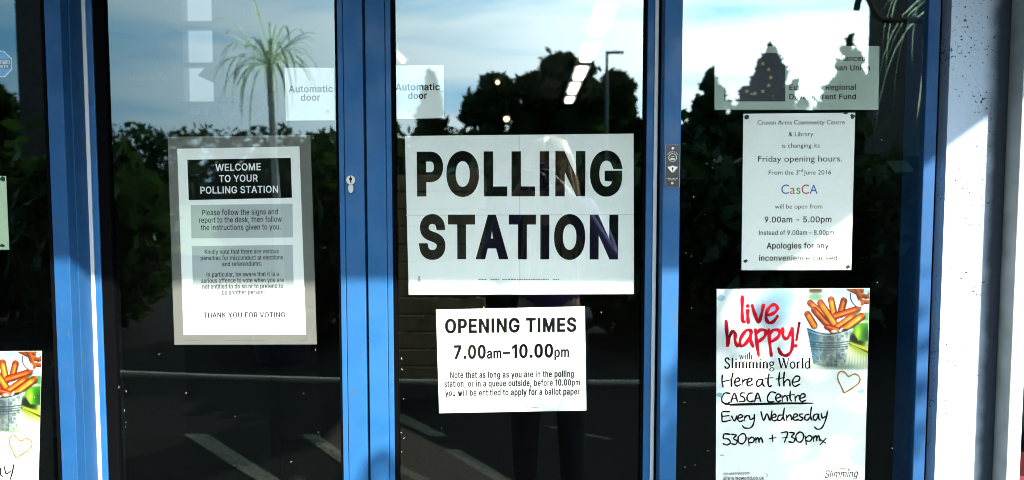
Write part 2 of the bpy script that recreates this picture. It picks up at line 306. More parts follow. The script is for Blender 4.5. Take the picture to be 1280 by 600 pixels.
'3': (0.4531, "/T92/T7w4?7v487h1L4Y1J3K3-3G3p36493$4h2X5'2,561R570}5-0K4m/t4;/K3w/<3N/03)/+2@/-1j/81</L1%/^0_0)0K0T0F0t.{0s/&0=/8/f/S/90.._0s.61K.$28-r30-q3o-y4a.65+.J5Y.n6,/G6D/q6S0?6[0n6[1R6Q2*6:2d5{305Y3R5.3s4g4)4/4<3e4B2t4F638-6391"),
'4': (0.4531, '4l923G92.s1P.s0@420@43.#5Q-~5R0?7*0@7)1V5R1W5Q4|434{421V0E1W0J1g'),
'5': (0.4531, "6&920,91/N3U0m3G1*3[1M3n2&4#2O4)3&4)3M4#4*3f4E3Q4`354~2_5/24541o541<5-0p4y0B4f0$4F/^4(/G3b/739/-2[/+2;/01x/:1M/Q1./n0x0+0j0F0a0s/@0s/A0S/K0(/k/A0(.~0J.]17.11v-y2R-q3P-t48.)4k.@5D.g5y/G6;/}6N0V6V1+6X1t6S2B6@3)6+3W5g4*5E4L4o4r4J5(3p593C5@2g5@2'541P4|1%4^0y4]1?7w6&7w"),
'6': (0.4531, "5'923Q9/0P4d/r3S/U2c/G1y/G1-/X07/r/Y07/)0h.V1H.11|-{2_-q3Z-t4>.)4k.=5A.a5o/668/t6I0I6T1F6J2J6.3:5l3h5V4#5-4D4]4[3j4r3D4u2c4r2>4h1s4T 3U3i3z3[4>3G4[3+4t2f5(2@521o54195/0r5#0K4f/z4H/X4./D3h/33=/)2p/(2J/-2'/81^/N1?/l1'020q0^0i1(0g1e0l2*0x2O1.2s1P3>1j3Q203b2V3l373n"),
'7': (0.4531, '00-~1^.$6X7r6W92/D91/E7w5,7v'),
'8': (0.4531, "3&9A2'981K9(1+8u0[8W0684/m7W/[7+/S6F/X5j/j550(4d0L4=0|3}1A3s1B3m0u3b0T3R053=/m2u/Q2N/A2*/51`/.1*/30D/B/p/[/A0,.l0f.C1>.,1~-w2Y-q3C-q4.-{4y.85O.T6,/*6J/T6c0.6m0k6k1E6c1n6O2@632n5S3J5#3d4Z3m4Z3s504)5Q4A5s4e635;6@5h6E606B6s637J5}7n5e825E8Q4}8l41923b9< 5E0e5;0?5*/}4n/a4M/I3v/33K/+2O/+1`/?1</S1&/g0j0)0Y0P0T0i0T1?0`1n0l2)0{2>1M2h1t2|2>3,2a313I3/3t3%4>2q4g2S4~2;5;1l5A1U5F17 4z6j5#6&4z5f4j5=4X5&4<4h3^4K2x4B2H4G2,4P1S4o1:5.1$5V0v6>0{6g1)7'1;7E1U7`1o7q288$2X8*328,3c8$4%7t4>7e4[7I4k73"),
'9': (0.4531, "0s-~2I.$5M2R6)3^6E4O6S5:6S6%6B6y6)7V5g8(588V4T9#3|953C9?2V9?1y95128u0_8T028(/c7=/P6c/G60/F5V/Q4_/p3p0-3K0J3,0p2l1<2U1o2D2G2<3=2?3f2M4)2_ 2G8'2f8,3C8*3j7|4/7l4B7^4m7.5-6F545u525?5*4u4w4O4^4*4F3p4'3Y3X3H3/3B2[3C233M1o3]1H3{15461$4P0n5'0g5`0i6(0s6W1&6{1?7C1`7c1~7v"),
'.': (0.1878, "1).^1+/'0{/H0a/e0@/t/z/u/W/j/=/R/-/3/+.e/5.H/M.,/p-w0:-v0Z.%0t.<"),
',': (0.1878, '.o+E/r+G0}/U/N/T'),
'-': (0.4531, '0P2.5E2-5F3C0Q3C'),
'–': (0.3496, '5b2.5a3C-~3C.#2-'),
'+': (0.4531, '3X.g3Y1h6W1i6X2z3Z2{3Y5|2B5}2A2|/C2{/B1j2@1i2A.h'),
':': (0.1878, "1).^1+/'0{/H0a/e0@/t/z/u/W/j/=/R/-/3/+.e/5.H/M.,/p-w0:-v0Z.%0t.< 1)4b1+5+0{5L0f5e0B5x/x5y/W5n/<5U/-57/+4i/54L/K42/j3}083z0Z4)0x4E"),
'/': (0.2492, '.?,?/V,A309c1u9`'),
'&': (0.4476, "1Z950w8z0I8Y/~8*/h7S/`7'/`6K/o5h0<4v0{4'0+3C/P2m/.2@.x1y.k1K.g0c.p0./(/U/D/*/v.V0V.31F-w1{-q2]-q3W.$4R.G57.x5~-~7Y-~6'/t6T0e6k1E6x286z2w5`2w5]2=5T1l550x2m3o4*4m4P584m5c5%675,6Z5*7=4t7v4a884C8Y4'8p3X9)34952c9<2,9< 4G/t3j/I3C/72s/)1{/$1</30}/A0a/V0O/j0;00010P0-0n0/1/071O0J1r0e261j3) 1~4o1S5G1.6,0~6`1'731=7^1b7{288.2n8*397v3W7T3g7)3b6K3O6(305b"),
'(': (0.2731, '329p1t9p1X9A1&8-0Y6l06530#3m/z3#/|1j0(0u0;/p0U.k0}-_1r+t33+u2P-E1p/41O0Z1@1y1D3^1c5`2?7l'),
')': (0.2731, ".o9p/a7l0>5^0Z3j0`2'0P0[01/4/U-Q.n+u0,+t0K,M1&-d1N.w1f/q1w0m2%1o2&2s1}3j1f5L1D6w0l8R0@9Q0,9p"),
"'": (0.2062, '/d4|0n4}0|92/S91'),
'@': (0.676, "9*+^8g,c7a,D6l,36>,.5),044,;3D,Q2d,m1v-C1D-u0{.L0Z/10E/s060e0/1^022k0<3Q0]4a105[1N6&2&6X2J6s3&753`7K4L7]5`7e6R7`7.7U7W7I8>7-8h6p946O9t5d:A4u:]3~:i3-:i1{:b1%:M0):A/n:,/S9_/?9./?8r/I8_/[8J0)8G0@8F5C765C754e7/4e6v4|6S576*5J5[5R505T4V5M4/5A3^5*354f2o4>2D3K202L2/1j251(2P0(2v/C3N.k48.G4k.=5A.;5c.>61.J6`.g6|/'7;/P7C/67R.y7l.a84.L9(.89v.;:S.O:k.a;3/*;G/J;X/q;p0s;z2';z32;s3m;V4};)6#:H6t:$7<9O7c8F8>798_5|8l4}8k428b3I8R2m8@1q7r1>7P0i7&0J6b/w5~/V5B/A4k/#3Q.s2&.}0G/A/#/`.8/u-n0F-/0f,k1?,=2J+_3f+75:+%6N+'7p+; 5#/I4]/P49/a3{/x3d0<3Q0e3C1>3>1l3@2N3H2w3]3K3n3e4/4&4T4<4q4D5a4F6&4?6N4.6n3o6z3^7/35792[771?7-0i6}0I6k0)6U/o6C/a5w/P5O/I"),
' ': (0.1878, ''),
}
def unpack(s):
    polys = []
    for c in s.split():
        v = [(PK.index(c[i]) * len(PK) + PK.index(c[i + 1])) / 2000 - 0.5 for i in range(0, len(c), 2)]
        p = [(v[i], v[i + 1]) for i in range(0, len(v), 2)]
        p = [q for i, q in enumerate(p) if math.dist(q, p[i - 1]) > .003]
        polys.append([q for i, q in enumerate(p) if abs((q[0] - p[i - 1][0]) * (p[(i + 1) % len(p)][1] - q[1]) - (q[1] - p[i - 1][1]) * (p[(i + 1) % len(p)][0] - q[0])) > 1e-6])
    return polys
def area(p): return sum(p[i][0] * p[(i + 1) % len(p)][1] - p[(i + 1) % len(p)][0] * p[i][1] for i in range(len(p))) / 2
def inside(q, p):
    x, y = q; r = False
    for i in range(len(p)):
        (x0, y0), (x1, y1) = p[i], p[i - 1]
        if (y0 > y) != (y1 > y) and x < (x1 - x0) * (y - y0) / (y1 - y0) + x0: r = not r
    return r
def grow(p, dx, dy, hole):
    """move an outline outwards (a hole inwards) with sharp corners"""
    if (area(p) < 0) != hole: p = p[::-1]        # outlines counter-clockwise, holes clockwise
    out = []; n = len(p)
    for i in range(n):
        a, b, c = np.array(p[i - 1]), np.array(p[i]), np.array(p[(i + 1) % n])
        d1 = (b - a) / (np.linalg.norm(b - a) + 1e-9); d2 = (c - b) / (np.linalg.norm(c - b) + 1e-9)
        n1 = np.array((d1[1], -d1[0])); n2 = np.array((d2[1], -d2[0]))
        m = n1 + n2; L = np.dot(m, m) / 2
        k = m / max(L, 0.07)
        out.append((b[0] + k[0] * dx, b[1] + k[1] * dy))
    return out
GCACHE = {}
def glyph(ch, dx, dy):
    key = (ch, dx, dy)
    if key not in GCACHE:
        polys = unpack(GLYPHS[ch][1]); res = []
        for p in polys:
            hole = sum(inside(p[0], q) for q in polys if q is not p) % 2 == 1
            res.append(grow(p, dx, dy, hole) if dx or dy else p)
        GCACHE[key] = res
    return GCACHE[key]
def text_mesh(name, runs, Y, t=0.0001):
    """runs: (string, weight_x, weight_y, left px, baseline px, right px, baseline px there, cap height px[, slant]); returns a mesh with its front on y = Y"""
    cu = bpy.data.curves.new(name, 'CURVE'); cu.dimensions = '2D'; cu.fill_mode = 'BOTH'
    for run in runs:
        s, dx, dy, x0, y0, x1, y1, cap = run[:8]
        slant = run[8] if len(run) > 8 else 0
        pen, polys = 0.0, []
        for ch in s:
            for p in glyph(ch, dx, dy) if ch != ' ' else ():
                polys.append([(x + pen, y) for x, y in p])
            pen += GLYPHS[ch][0] + dx * 1.5
        xs = [x for p in polys for x, _ in p]
        lo, hi = min(xs), max(xs)
        a, b = at(x0, y0, Y), at(x1, y1, Y)
        up = (at(x0, y0 - cap, Y) - a).length / (0.5087 + 2 * dy)
        for p in polys:
            sp = cu.splines.new('POLY'); sp.points.add(len(p) - 1); sp.use_cyclic_u = True
            for q, (x, y) in zip(sp.points, p): q.co = (x * 10, y * 10, 0, 1)
    o = bpy.data.objects.new(name, cu); COL.objects.link(o)
    me = bpy.data.meshes.new_from_object(o.evaluated_get(bpy.context.evaluated_depsgraph_get()))
    bpy.data.objects.remove(o); bpy.data.curves.remove(cu)
    for v in me.vertices:
        x, y = v.co.x / 10, v.co.y / 10
        P = a.lerp(b, (x + slant * y - lo) / (hi - lo)); v.co = (P.x, Y, P.z + (y + dy) * up)
    me.name = name
    me.materials.clear()
    return me
def lettering(parent, name, runs, Y, m):
    for r in runs: link(name, text_mesh(name, [r], Y), m, parent)
def builtin_text(parent, name, runs, Y, m):
    """humanist sans lettering from Blender's own built-in face; runs: (string, left, baseline, right, baseline, cap px, [per-letter material index])"""
    for s, x0, y0, x1, y1, cap in runs:
        cu = bpy.data.curves.new(name, 'FONT'); cu.body = s; cu.size = 1; cu.resolution_u = 4
        o = bpy.data.objects.new(name, cu); COL.objects.link(o)
        me = bpy.data.meshes.new_from_object(o.evaluated_get(bpy.context.evaluated_depsgraph_get()))
        bpy.data.objects.remove(o); bpy.data.curves.remove(cu)
        xs = [v.co.x for v in me.vertices]; lo, hi = min(xs), max(xs)
        a, b = at(x0, y0, Y), at(x1, y1, Y)
        up = (at(x0, y0 - cap, Y) - a).length / 0.70
        for v in me.vertices:
            P = a.lerp(b, (v.co.x - lo) / (hi - lo))
            v.co = (P.x, Y, P.z + v.co.y * up)
        me.name = name; me.materials.clear(); link(name, me, m, parent)
def pen_mesh(name, strokes, width, Y, to_px, caps=True):
    """pen or brush strokes as flat ribbons; each stroke its own hair's breadth above the last, so that crossings do not share a plane"""
    bm = bmesh.new()
    for k, st in enumerate(strokes):
        y = Y - 0.00001 * (k % 7)
        if len(st) == 1:
            p = at(*to_px(*st[0]), y); r = width * 0.62
            bm.faces.new([bm.verts.new((p.x + r * math.cos(a * .785), y, p.z + r * math.sin(a * .785))) for a in range(8)])
            continue
        pts = [at(*to_px(*p), y) for p in smooth_line(st)]
        L, Rr = [], []
        for i, p in enumerate(pts):
            d = pts[min(i + 1, len(pts) - 1)] - pts[max(i - 1, 0)]
            d = Vector((d.x, 0, d.z)).normalized(); nrm = Vector((-d.z, 0, d.x))
            w = width * (0.5 + 0.08 * math.sin(i * 0.9 + k))
            if i in (0, len(pts) - 1): w *= 0.7; p = p + d * (width * .3 * (1 if i else -1))
            L.append(bm.verts.new(p + nrm * w)); Rr.append(bm.verts.new(p - nrm * w))
        for i in range(len(pts) - 1): bm.faces.new((L[i], L[i + 1], Rr[i + 1], Rr[i]))
    me = bpy.data.meshes.new(name); bm.to_mesh(me); bm.free()
    return me
# ------------------------------------------------------------------ materials
BLUE = mat('blue_paint', (0.010, 0.090, 0.235), rough=0.62, spec=0.35, noise=(9, 0.10), bump=(420, 0.12, 0.0004))
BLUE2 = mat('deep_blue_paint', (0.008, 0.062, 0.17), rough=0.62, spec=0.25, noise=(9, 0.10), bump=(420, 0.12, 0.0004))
SEAL = mat('brush_seal', (0.55, 0.57, 0.58), rough=0.45)
GASKET = mat('black_rubber', (0.003, 0.003, 0.0035), rough=1.0, spec=0.0)
STEEL = mat('steel', (0.42, 0.41, 0.38), rough=0.35, metal=1.0)
INK = mat('black_ink', (0.006, 0.006, 0.006), rough=0.95, spec=0.02)
PAPER = mat('white_paper', (0.85, 0.83, 0.77), rough=0.8, spec=0.08, bump=(14, 0.10, 0.004))
GLASS = glass_mat('coated_glass', 0.115, (0.95, 0.97, 0.96))
CLEAR = bpy.data.materials.new('clear_back_face'); CLEAR.use_nodes = True
_n = CLEAR.node_tree.nodes; _n.clear(); _t = _n.new('ShaderNodeBsdfTransparent'); _o = _n.new('ShaderNodeOutputMaterial'); CLEAR.node_tree.links.new(_t.outputs[0], _o.inputs[0])
WHITE = mat('white_plastic', (0.78, 0.78, 0.76), rough=0.35)
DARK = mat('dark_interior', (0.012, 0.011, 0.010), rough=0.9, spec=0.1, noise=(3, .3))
ASPHALT = mat('asphalt', (0.014, 0.0135, 0.011), rough=0.95, spec=0.05, noise=(60, 0.5), bump=(150, 0.5, 0.01))
GRASS = mat('grass', (0.06, 0.12, 0.008), rough=0.9, noise=(2.5, 0.4))
BARK = mat('bark', (0.09, 0.07, 0.05), rough=0.9, noise=(12, 0.4))
TIMBER = mat('brown_timber', (0.30, 0.18, 0.07), rough=0.75, noise=(25, 0.35, 0.15))
LEAF = mat('green_leaf', (0.05, 0.085, 0.02), rough=0.6, noise=(1.2, 0.4))
DLEAF = mat('dark_leaf', (0.020, 0.042, 0.012), rough=0.6, noise=(1.2, 0.4))

# dirty white render with black mould specks
PLASTER = mat('white_render', (0.62, 0.63, 0.64), rough=0.85, noise=(6, 0.06), bump=(70, 0.35, 0.004))
def specks(m):
    n, l = m.node_tree.nodes, m.node_tree.links
    b = n['Principled BSDF']; src = b.inputs['Base Color'].links[0].from_socket
    t = n.new('ShaderNodeTexCoord')
    x = n.new('ShaderNodeTexNoise'); x.inputs['Scale'].default_value = 170; x.inputs['Detail'].default_value = 4
    x2 = n.new('ShaderNodeTexNoise'); x2.inputs['Scale'].default_value = 11; x2.inputs['Detail'].default_value = 3
    add = n.new('ShaderNodeMath'); add.operation = 'MULTIPLY_ADD'; add.inputs[1].default_value = 0.45
    r = n.new('ShaderNodeValToRGB'); r.color_ramp.elements[0].position = 0.885; r.color_ramp.elements[1].position = 0.95
    mix = n.new('ShaderNodeMix'); mix.data_type = 'RGBA'; mix.inputs['B'].default_value = (0.03, 0.03, 0.035, 1)
    l.new(t.outputs['Object'], x.inputs['Vector']); l.new(t.outputs['Object'], x2.inputs['Vector'])
    l.new(x2.outputs['Fac'], add.inputs[0]); l.new(x.outputs['Fac'], add.inputs[2])
    l.new(add.outputs[0], r.inputs['Fac']); l.new(r.outputs['Color'], mix.inputs['Factor'])
    l.new(src, mix.inputs['A']); l.new(mix.outputs['Result'], b.inputs['Base Color'])
specks(PLASTER)
def worn(m):
    n, l = m.node_tree.nodes, m.node_tree.links
    b = n['Principled BSDF']; src = b.inputs['Base Color'].links[0].from_socket
    t = n.new('ShaderNodeTexCoord'); mp_ = n.new('ShaderNodeMapping'); mp_.inputs['Scale'].default_value = (260, 260, 34)
    x = n.new('ShaderNodeTexNoise'); x.inputs['Scale'].default_value = 1; x.inputs['Detail'].default_value = 4
    r = n.new('ShaderNodeValToRGB'); r.color_ramp.elements[0].position = .60; r.color_ramp.elements[1].position = .74
    mix = n.new('ShaderNodeMix'); mix.data_type = 'RGBA'; mix.inputs['B'].default_value = (.05, .07, .09, 1)
    x3 = n.new('ShaderNodeTexNoise'); x3.inputs['Scale'].default_value = 16; x3.inputs['Detail'].default_value = 7
    rr = n.new('ShaderNodeMapRange'); rr.inputs['From Min'].default_value = .3; rr.inputs['From Max'].default_value = .7; rr.inputs['To Min'].default_value = .42; rr.inputs['To Max'].default_value = .78
    l.new(t.outputs['Object'], mp_.inputs['Vector']); l.new(mp_.outputs[0], x.inputs['Vector']); l.new(x.outputs['Fac'], r.inputs['Fac'])
    l.new(r.outputs['Color'], mix.inputs['Factor']); l.new(src, mix.inputs['A']); l.new(mix.outputs['Result'], b.inputs['Base Color'])
    l.new(t.outputs['Object'], x3.inputs['Vector']); l.new(x3.outputs['Fac'], rr.inputs['Value']); l.new(rr.outputs[0], b.inputs['Roughness'])
worn(BLUE); worn(BLUE2)
PIERM = mat('corner_shaded_render', (0.42, 0.50, 0.60), rough=0.85, noise=(6, 0.06), bump=(70, 0.35, 0.004))
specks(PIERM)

def corner_shade(m, x0, x1):
    # shade of the pier's inner corner, put into the colour as a gradient
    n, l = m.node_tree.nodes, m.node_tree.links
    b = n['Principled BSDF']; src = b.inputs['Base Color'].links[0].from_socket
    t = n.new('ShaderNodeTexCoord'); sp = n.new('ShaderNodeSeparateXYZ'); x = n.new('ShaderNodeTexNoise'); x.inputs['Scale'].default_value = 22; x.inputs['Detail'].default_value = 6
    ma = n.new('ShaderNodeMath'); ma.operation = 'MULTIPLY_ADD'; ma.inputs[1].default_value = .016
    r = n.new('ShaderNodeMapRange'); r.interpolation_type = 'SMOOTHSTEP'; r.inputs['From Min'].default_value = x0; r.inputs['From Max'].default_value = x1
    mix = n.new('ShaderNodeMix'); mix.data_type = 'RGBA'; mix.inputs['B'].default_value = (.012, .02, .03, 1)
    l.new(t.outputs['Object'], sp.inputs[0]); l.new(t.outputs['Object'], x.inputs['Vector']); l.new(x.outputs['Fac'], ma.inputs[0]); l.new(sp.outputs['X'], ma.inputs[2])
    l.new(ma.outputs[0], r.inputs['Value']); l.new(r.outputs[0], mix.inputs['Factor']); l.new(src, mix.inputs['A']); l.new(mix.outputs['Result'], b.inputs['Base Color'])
corner_shade(PIERM, X(1224, -.03), X(1247, -.03))
# ------------------------------------------------------------------ ground outdoors
def sheet(name, x0, x1, y0, y1, z, m, kind='structure'):
    bm = bmesh.new()
    bm.faces.new([bm.verts.new(p) for p in ((x0, y0, z), (x1, y0, z), (x1, y1, z), (x0, y1, z))])
    return tag(obj(name, bm, m), kind=kind)
sheet('ground', -400, 400, -700, -0.05, 0, ASPHALT)
sheet('lawn', -80, 80, -90, -13.5, 0.004, GRASS)
tag(obj('kerb', bx(-80, 80, -13.5, -13.35, 0.0, 0.11, bev=0.01), mat('kerb_stone', (0.3, 0.29, 0.27), 0.8, noise=(8, .2))), kind='structure')

# ------------------------------------------------------------------ the building
DZ0, DZ1 = 0.03, 2.26
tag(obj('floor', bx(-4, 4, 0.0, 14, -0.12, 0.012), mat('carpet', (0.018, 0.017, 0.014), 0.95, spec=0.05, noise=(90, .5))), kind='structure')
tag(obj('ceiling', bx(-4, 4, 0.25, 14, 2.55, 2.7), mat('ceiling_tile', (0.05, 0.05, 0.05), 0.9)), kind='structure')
bm = bmesh.new()
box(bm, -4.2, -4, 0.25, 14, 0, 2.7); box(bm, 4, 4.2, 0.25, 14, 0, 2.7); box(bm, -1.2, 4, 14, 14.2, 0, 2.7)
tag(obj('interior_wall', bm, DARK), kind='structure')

PWY = 2.95
w0, w1 = at(214, 130, PWY), at(264, -12, PWY)
bm = bmesh.new()
box(bm, -4, w0.x, PWY, PWY + .15, 0, 2.55); box(bm, w1.x, -1.2, PWY, PWY + .15, 0, 2.55)
box(bm, w0.x, w1.x, PWY, PWY + .15, 0, w0.z); box(bm, w0.x, w1.x, PWY, PWY + .15, min(w1.z, 2.5), 2.55); box(bm, -1.35, -1.2, PWY + .15, 14, 0, 2.55)
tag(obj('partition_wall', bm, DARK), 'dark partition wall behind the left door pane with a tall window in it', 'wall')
t = thing('window', 'narrow bright window in the partition behind the left door pane', 'window', ((w0.x + w1.x) / 2, PWY + .05, w0.z))
FR = mat('window_frame_grey', (0.25, 0.27, 0.28), 0.5)
bm = bmesh.new(); zt = min(w1.z, 2.5)
m0, m1 = X(225, PWY), X(233, PWY)
box(bm, m0, m1, PWY + .02, PWY + .10, w0.z, zt)
for py, hh in ((30, .022), (80, .012)):
    z = at(240, py, PWY).z
    box(bm, w0.x, m0, PWY + .03, PWY + .09, z - hh, z + hh); box(bm, m1, w1.x, PWY + .03, PWY + .09, z - hh, z + hh)
obj('window_frame', bm, FR, t)
obj('pane', bx(w0.x + .002, w1.x - .002, PWY + .105, PWY + .115, w0.z + .002, zt - .002), emit('daylit_pane', (.80, .95, 1.0), .11), t)
tag(obj('column', bx(X(275, 2.75), X(311, 2.75), 2.75, 2.93, 0.012, 2.55), mat('column_white', (.45, .46, .46), .9, spec=.05)), 'pale square column beside the narrow window behind the left door', 'column')

for (px0, py0, px1, py1, d0) in ((755, 10, 748, 48, 0), (738.5, 57, 733, 80, 0), (727.5, 85, 723, 102, 0), (718.5, 105, 715.5, 119, 0), (713, 122.5, 711, 129.5, 0), (484, 62, 500, 80, 1)):
    k = 1.05 * F
    ya, yb = k / (225 - py0) - DIST, k / (225 - py1) - DIST
    xa, xb = at(px0, py0, ya).x, at(px1, py1, yb).x
    idx = len([o for o in bpy.data.objects if o.name.startswith('ceiling_light')])
    lab = ['nearest and largest fluorescent ceiling batten in the receding row behind the glass', 'second fluorescent ceiling batten in the row behind the glass', 'third fluorescent ceiling batten, midway down the row behind the glass',
           'fourth fluorescent ceiling batten in the row, shorter than the third', 'farthest and smallest fluorescent ceiling batten in the row', 'fluorescent ceiling batten half hidden by the blue door stiles'][idx]
    t = thing('ceiling_light', lab, 'ceiling light', ((xa + xb) / 2, (ya + yb) / 2, 2.50), 'fluorescent battens on the ceiling indoors')
    cx = (xa + xb) / 2
    obj('housing', bx(cx - .075, cx + .075, ya, yb, 2.505, 2.549), WHITE, t)
    obj('diffuser', bx(cx - .05, cx + .05, ya + .06, yb - .12, 2.48, 2.505, bev=.008), emit('tube_light', (1.0, 0.95, 0.84), 1.6), t)
for px, py, y, lab in ((633, 148.5, 9.0, 'small warm spotlight glowing low behind the door glass'), (622, 103, 6.0, 'faint warm spotlight above the other behind the glass')):
    p = at(px, py, y)
    t = thing('spotlight', lab, 'spotlight', p)
    bm = bmesh.new(); bmesh.ops.create_uvsphere(bm, u_segments=12, v_segments=8, radius=.035 if py > 120 else .018, matrix=Matrix.Translation(p))
    obj('bulb', bm, emit('warm_bulb', (1.0, .75, .35), 1.5), t)
    obj('shade', tube(bmesh.new(), [p + Vector((0, .02, .02)), p + Vector((0, .03, .09))], [.05, .02]), mat('dark_metal', (.03, .03, .03), .5), t)
    obj('stem', tube(bmesh.new(), [p + Vector((0, .03, .08)), (p.x, p.y + .03, 2.548)], .006), MATS['dark_metal'], t)

# cabinet, lamps and plant behind the left door pane
c0, c1 = at(222, 127, 2.5), at(306, 127, 2.5)
t = thing('cabinet', 'tall black cabinet with postcards on its front behind the left pane', 'cabinet', ((c0.x + c1.x) / 2, 2.7, 0.012))
obj('carcass', bx(c0.x, c1.x, 2.5, 2.9, 0.012, c0.z), mat('black_wood', (.006, .006, .006), .95, spec=0.02), t)
for a, b, c_ in ((238, 250, (.5, .6, .55)), (256, 260, (.6, .4, .5)), (278, 284, (.35, .25, .12)), (290, 297, (.35, .25, .12))):
    p, q = at(a, 143, 2.49), at(b, 134, 2.49)
    obj('postcard', bx(p.x, q.x, 2.488, 2.4995, p.z, q.z), mat('card_%d' % a, c_, .6), t)
def desk_lamp(lab, pts, shade, col):
    p = [at(*q, 2.6) for q in pts]
    t = thing('desk_lamp', lab, 'lamp', p[0])
    obj('arm', tube(bmesh.new(), p, .012), MATS['dark_metal'], t)
    s0, s1 = at(*shade[0], 2.6), at(*shade[1], 2.6)
    obj('lamp_shade', tube(bmesh.new(), [s0, s0.lerp(s1, .3), s1], [.03, .05, .075], 16, False), col, t)
    return t
desk_lamp('green shaded desk lamp on a hinged arm behind the left pane', [(214, 127), (214, 120), (203, 90), (192, 68), (182, 60)], [(180, 66), (186, 96)], mat('green_enamel', (.45, .6, .22), .4))
desk_lamp('black desk lamp with flared shade on the tall black cabinet', [(286, 127), (288, 120), (284, 98), (274, 76)], [(276, 78), (266, 102)], mat('black_enamel', (.01, .01, .012), .4))

def strap_leaf(bm, base, d, length, w, droop, up, n=9):
    d = Vector(d).normalized(); s = d.cross(Vector((0, 0, 1))).normalized()
    pr = None
    for i in range(n + 1):
        q = i / n
        c = Vector(base) + d * (length * q * (1 - .25 * droop * q * q)) + Vector((0, 0, length * (up * q - droop * q ** 2.4)))
        ww = w * (0.55 + 1.6 * q) * (1 - q) ** .6 if q < 1 else 0.0005
        a, b = bm.verts.new(c + s * ww), bm.verts.new(c - s * ww); m = bm.verts.new(c - Vector((0, 0, ww * .6)))
        if pr: bm.faces.new((pr[0], a, m, pr[2])); bm.faces.new((pr[2], m, b, pr[1]))
        pr = (a, b, m)
p = at(315, 152, 2.3)
t = thing('aloe_plant', 'small spiky potted aloe beside the black cabinet behind the left pane', 'plant', (p.x, 2.3, p.z - .1))
bm = bmesh.new()
for k in range(11):
    a = k * 2.4; strap_leaf(bm, p, (math.cos(a), math.sin(a), 0), random.uniform(.10, .16), .010, .1, random.uniform(.8, 1.5), 5)
obj('foliage', bm, LEAF, t)
obj('pot', tube(bmesh.new(), [(p.x, 2.3, p.z - .12), (p.x, 2.3, p.z)], [.05, .065], 16), mat('pot_black', (.02, .02, .02), .5), t)
obj('plant_stand', bx(p.x - .08, p.x + .08, 2.22, 2.38, .012, p.z - .12), MATS['black_wood'], t)

# front wall, plinth and canopy
XR0, XR1 = X(1179, -0.03), X(1253, -0.03)
bm = bmesh.new()
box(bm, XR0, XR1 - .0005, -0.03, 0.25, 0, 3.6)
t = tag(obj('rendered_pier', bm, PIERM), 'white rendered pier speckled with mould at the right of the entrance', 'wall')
XL0 = at(0, 300, -0.073).x - 0.95
tag(obj('rendered_wall', bx(-4.2, XL0 - .05, -0.03, 0.25, 0, 3.6), PLASTER), 'white rendered wall out at the far left of the entrance', 'wall')
tag(obj('entrance_lintel', bx(XL0 - .048, XR0 - .002, -0.028, 0.25, DZ1 + .06, 3.6), PLASTER), 'white rendered lintel above the glazed entrance doors', 'wall')
tag(obj('black_mastic_joint', bx(X(1166), XR0 - .001, 0.004, 0.06, 0.012, DZ1 + .058), GASKET), 'black sealed joint between the blue window frame and white pier', 'joint')

tag(obj('added_side_wall', bx(-2.45, -2.25, -1.7, -.032, 0, 2.3), mat('dark_brick', (.05, .035, .03), .85, noise=(14, .5))), 'dark brick side wall added to block sky light, out at the left of the doors', 'wall')  # unseen wall, added to cut sky light on the left jamb
zs = at(500, 352, 0).z
KP = math.tan(SUN_EL) / math.cos(SUN_AZ)
CAN = 1.8
ZC = zs + KP * CAN
s1 = at(1226, 156, -0.03)
XE = s1.x + math.tan(SUN_AZ) * (ZC - s1.z) / KP
t = thing('entrance_canopy', 'flat dark canopy over the entrance that shades the upper half of the doors', 'canopy', (0, -0.9, ZC))
obj('roof_slab', bx(-4.2, XE, -CAN, -0.032, ZC, ZC + .16, bev=.004), mat('canopy_dark', (.10, .10, .105), .6), t)
obj('gutter', bx(-4.2, XE, -CAN - .09, -CAN - .002, ZC + .05, ZC + .16, bev=.02), mat('gutter_grey', (.12, .12, .13), .45), t)

# ------------------------------------------------------------------ glazed doors
def bar(bm, px0, px1, Y, depth, z0=DZ0, z1=DZ1, bev=0.0012):
    return box(bm, X(px0, Y), X(px1, Y), Y, Y + depth, z0, z1, bev=bev)
def pane(parent, x0, x1, Y, z0=DZ0 + .12, z1=DZ1 - .09):
    g = obj('glass', bx(x0, x1, Y, Y + .006, z0, z1), [GLASS, CLEAR], parent)
    for f in g.data.polygons: f.material_index = 0 if f.normal.y < -.5 else 1
    return g
def dirt(parent, area_px, n, Y, seed):
    """flecks of lint and dust stuck to the pane"""
    rnd = random.Random(seed); bm = bmesh.new()
    for _ in range(n // 5):
        x, y = area_px(rnd); p = at(x, y, Y); a = rnd.uniform(0, 6.28); l = rnd.choice((.0006, .0008, .001, .0022)); w = l if l < .0015 else .0004
        c, s = math.cos(a), math.sin(a)
        bm.faces.new([bm.verts.new((p.x + u * l * c - v * w * s, Y, p.z + u * l * s + v * w * c)) for u, v in ((-1, -1), (1, -.6), (.8, 1), (-.9, .8))])
    o = obj('dirt', bm, mat('pale_lint', (.5, .47, .40), .9), parent); tag(o, kind='stuff')

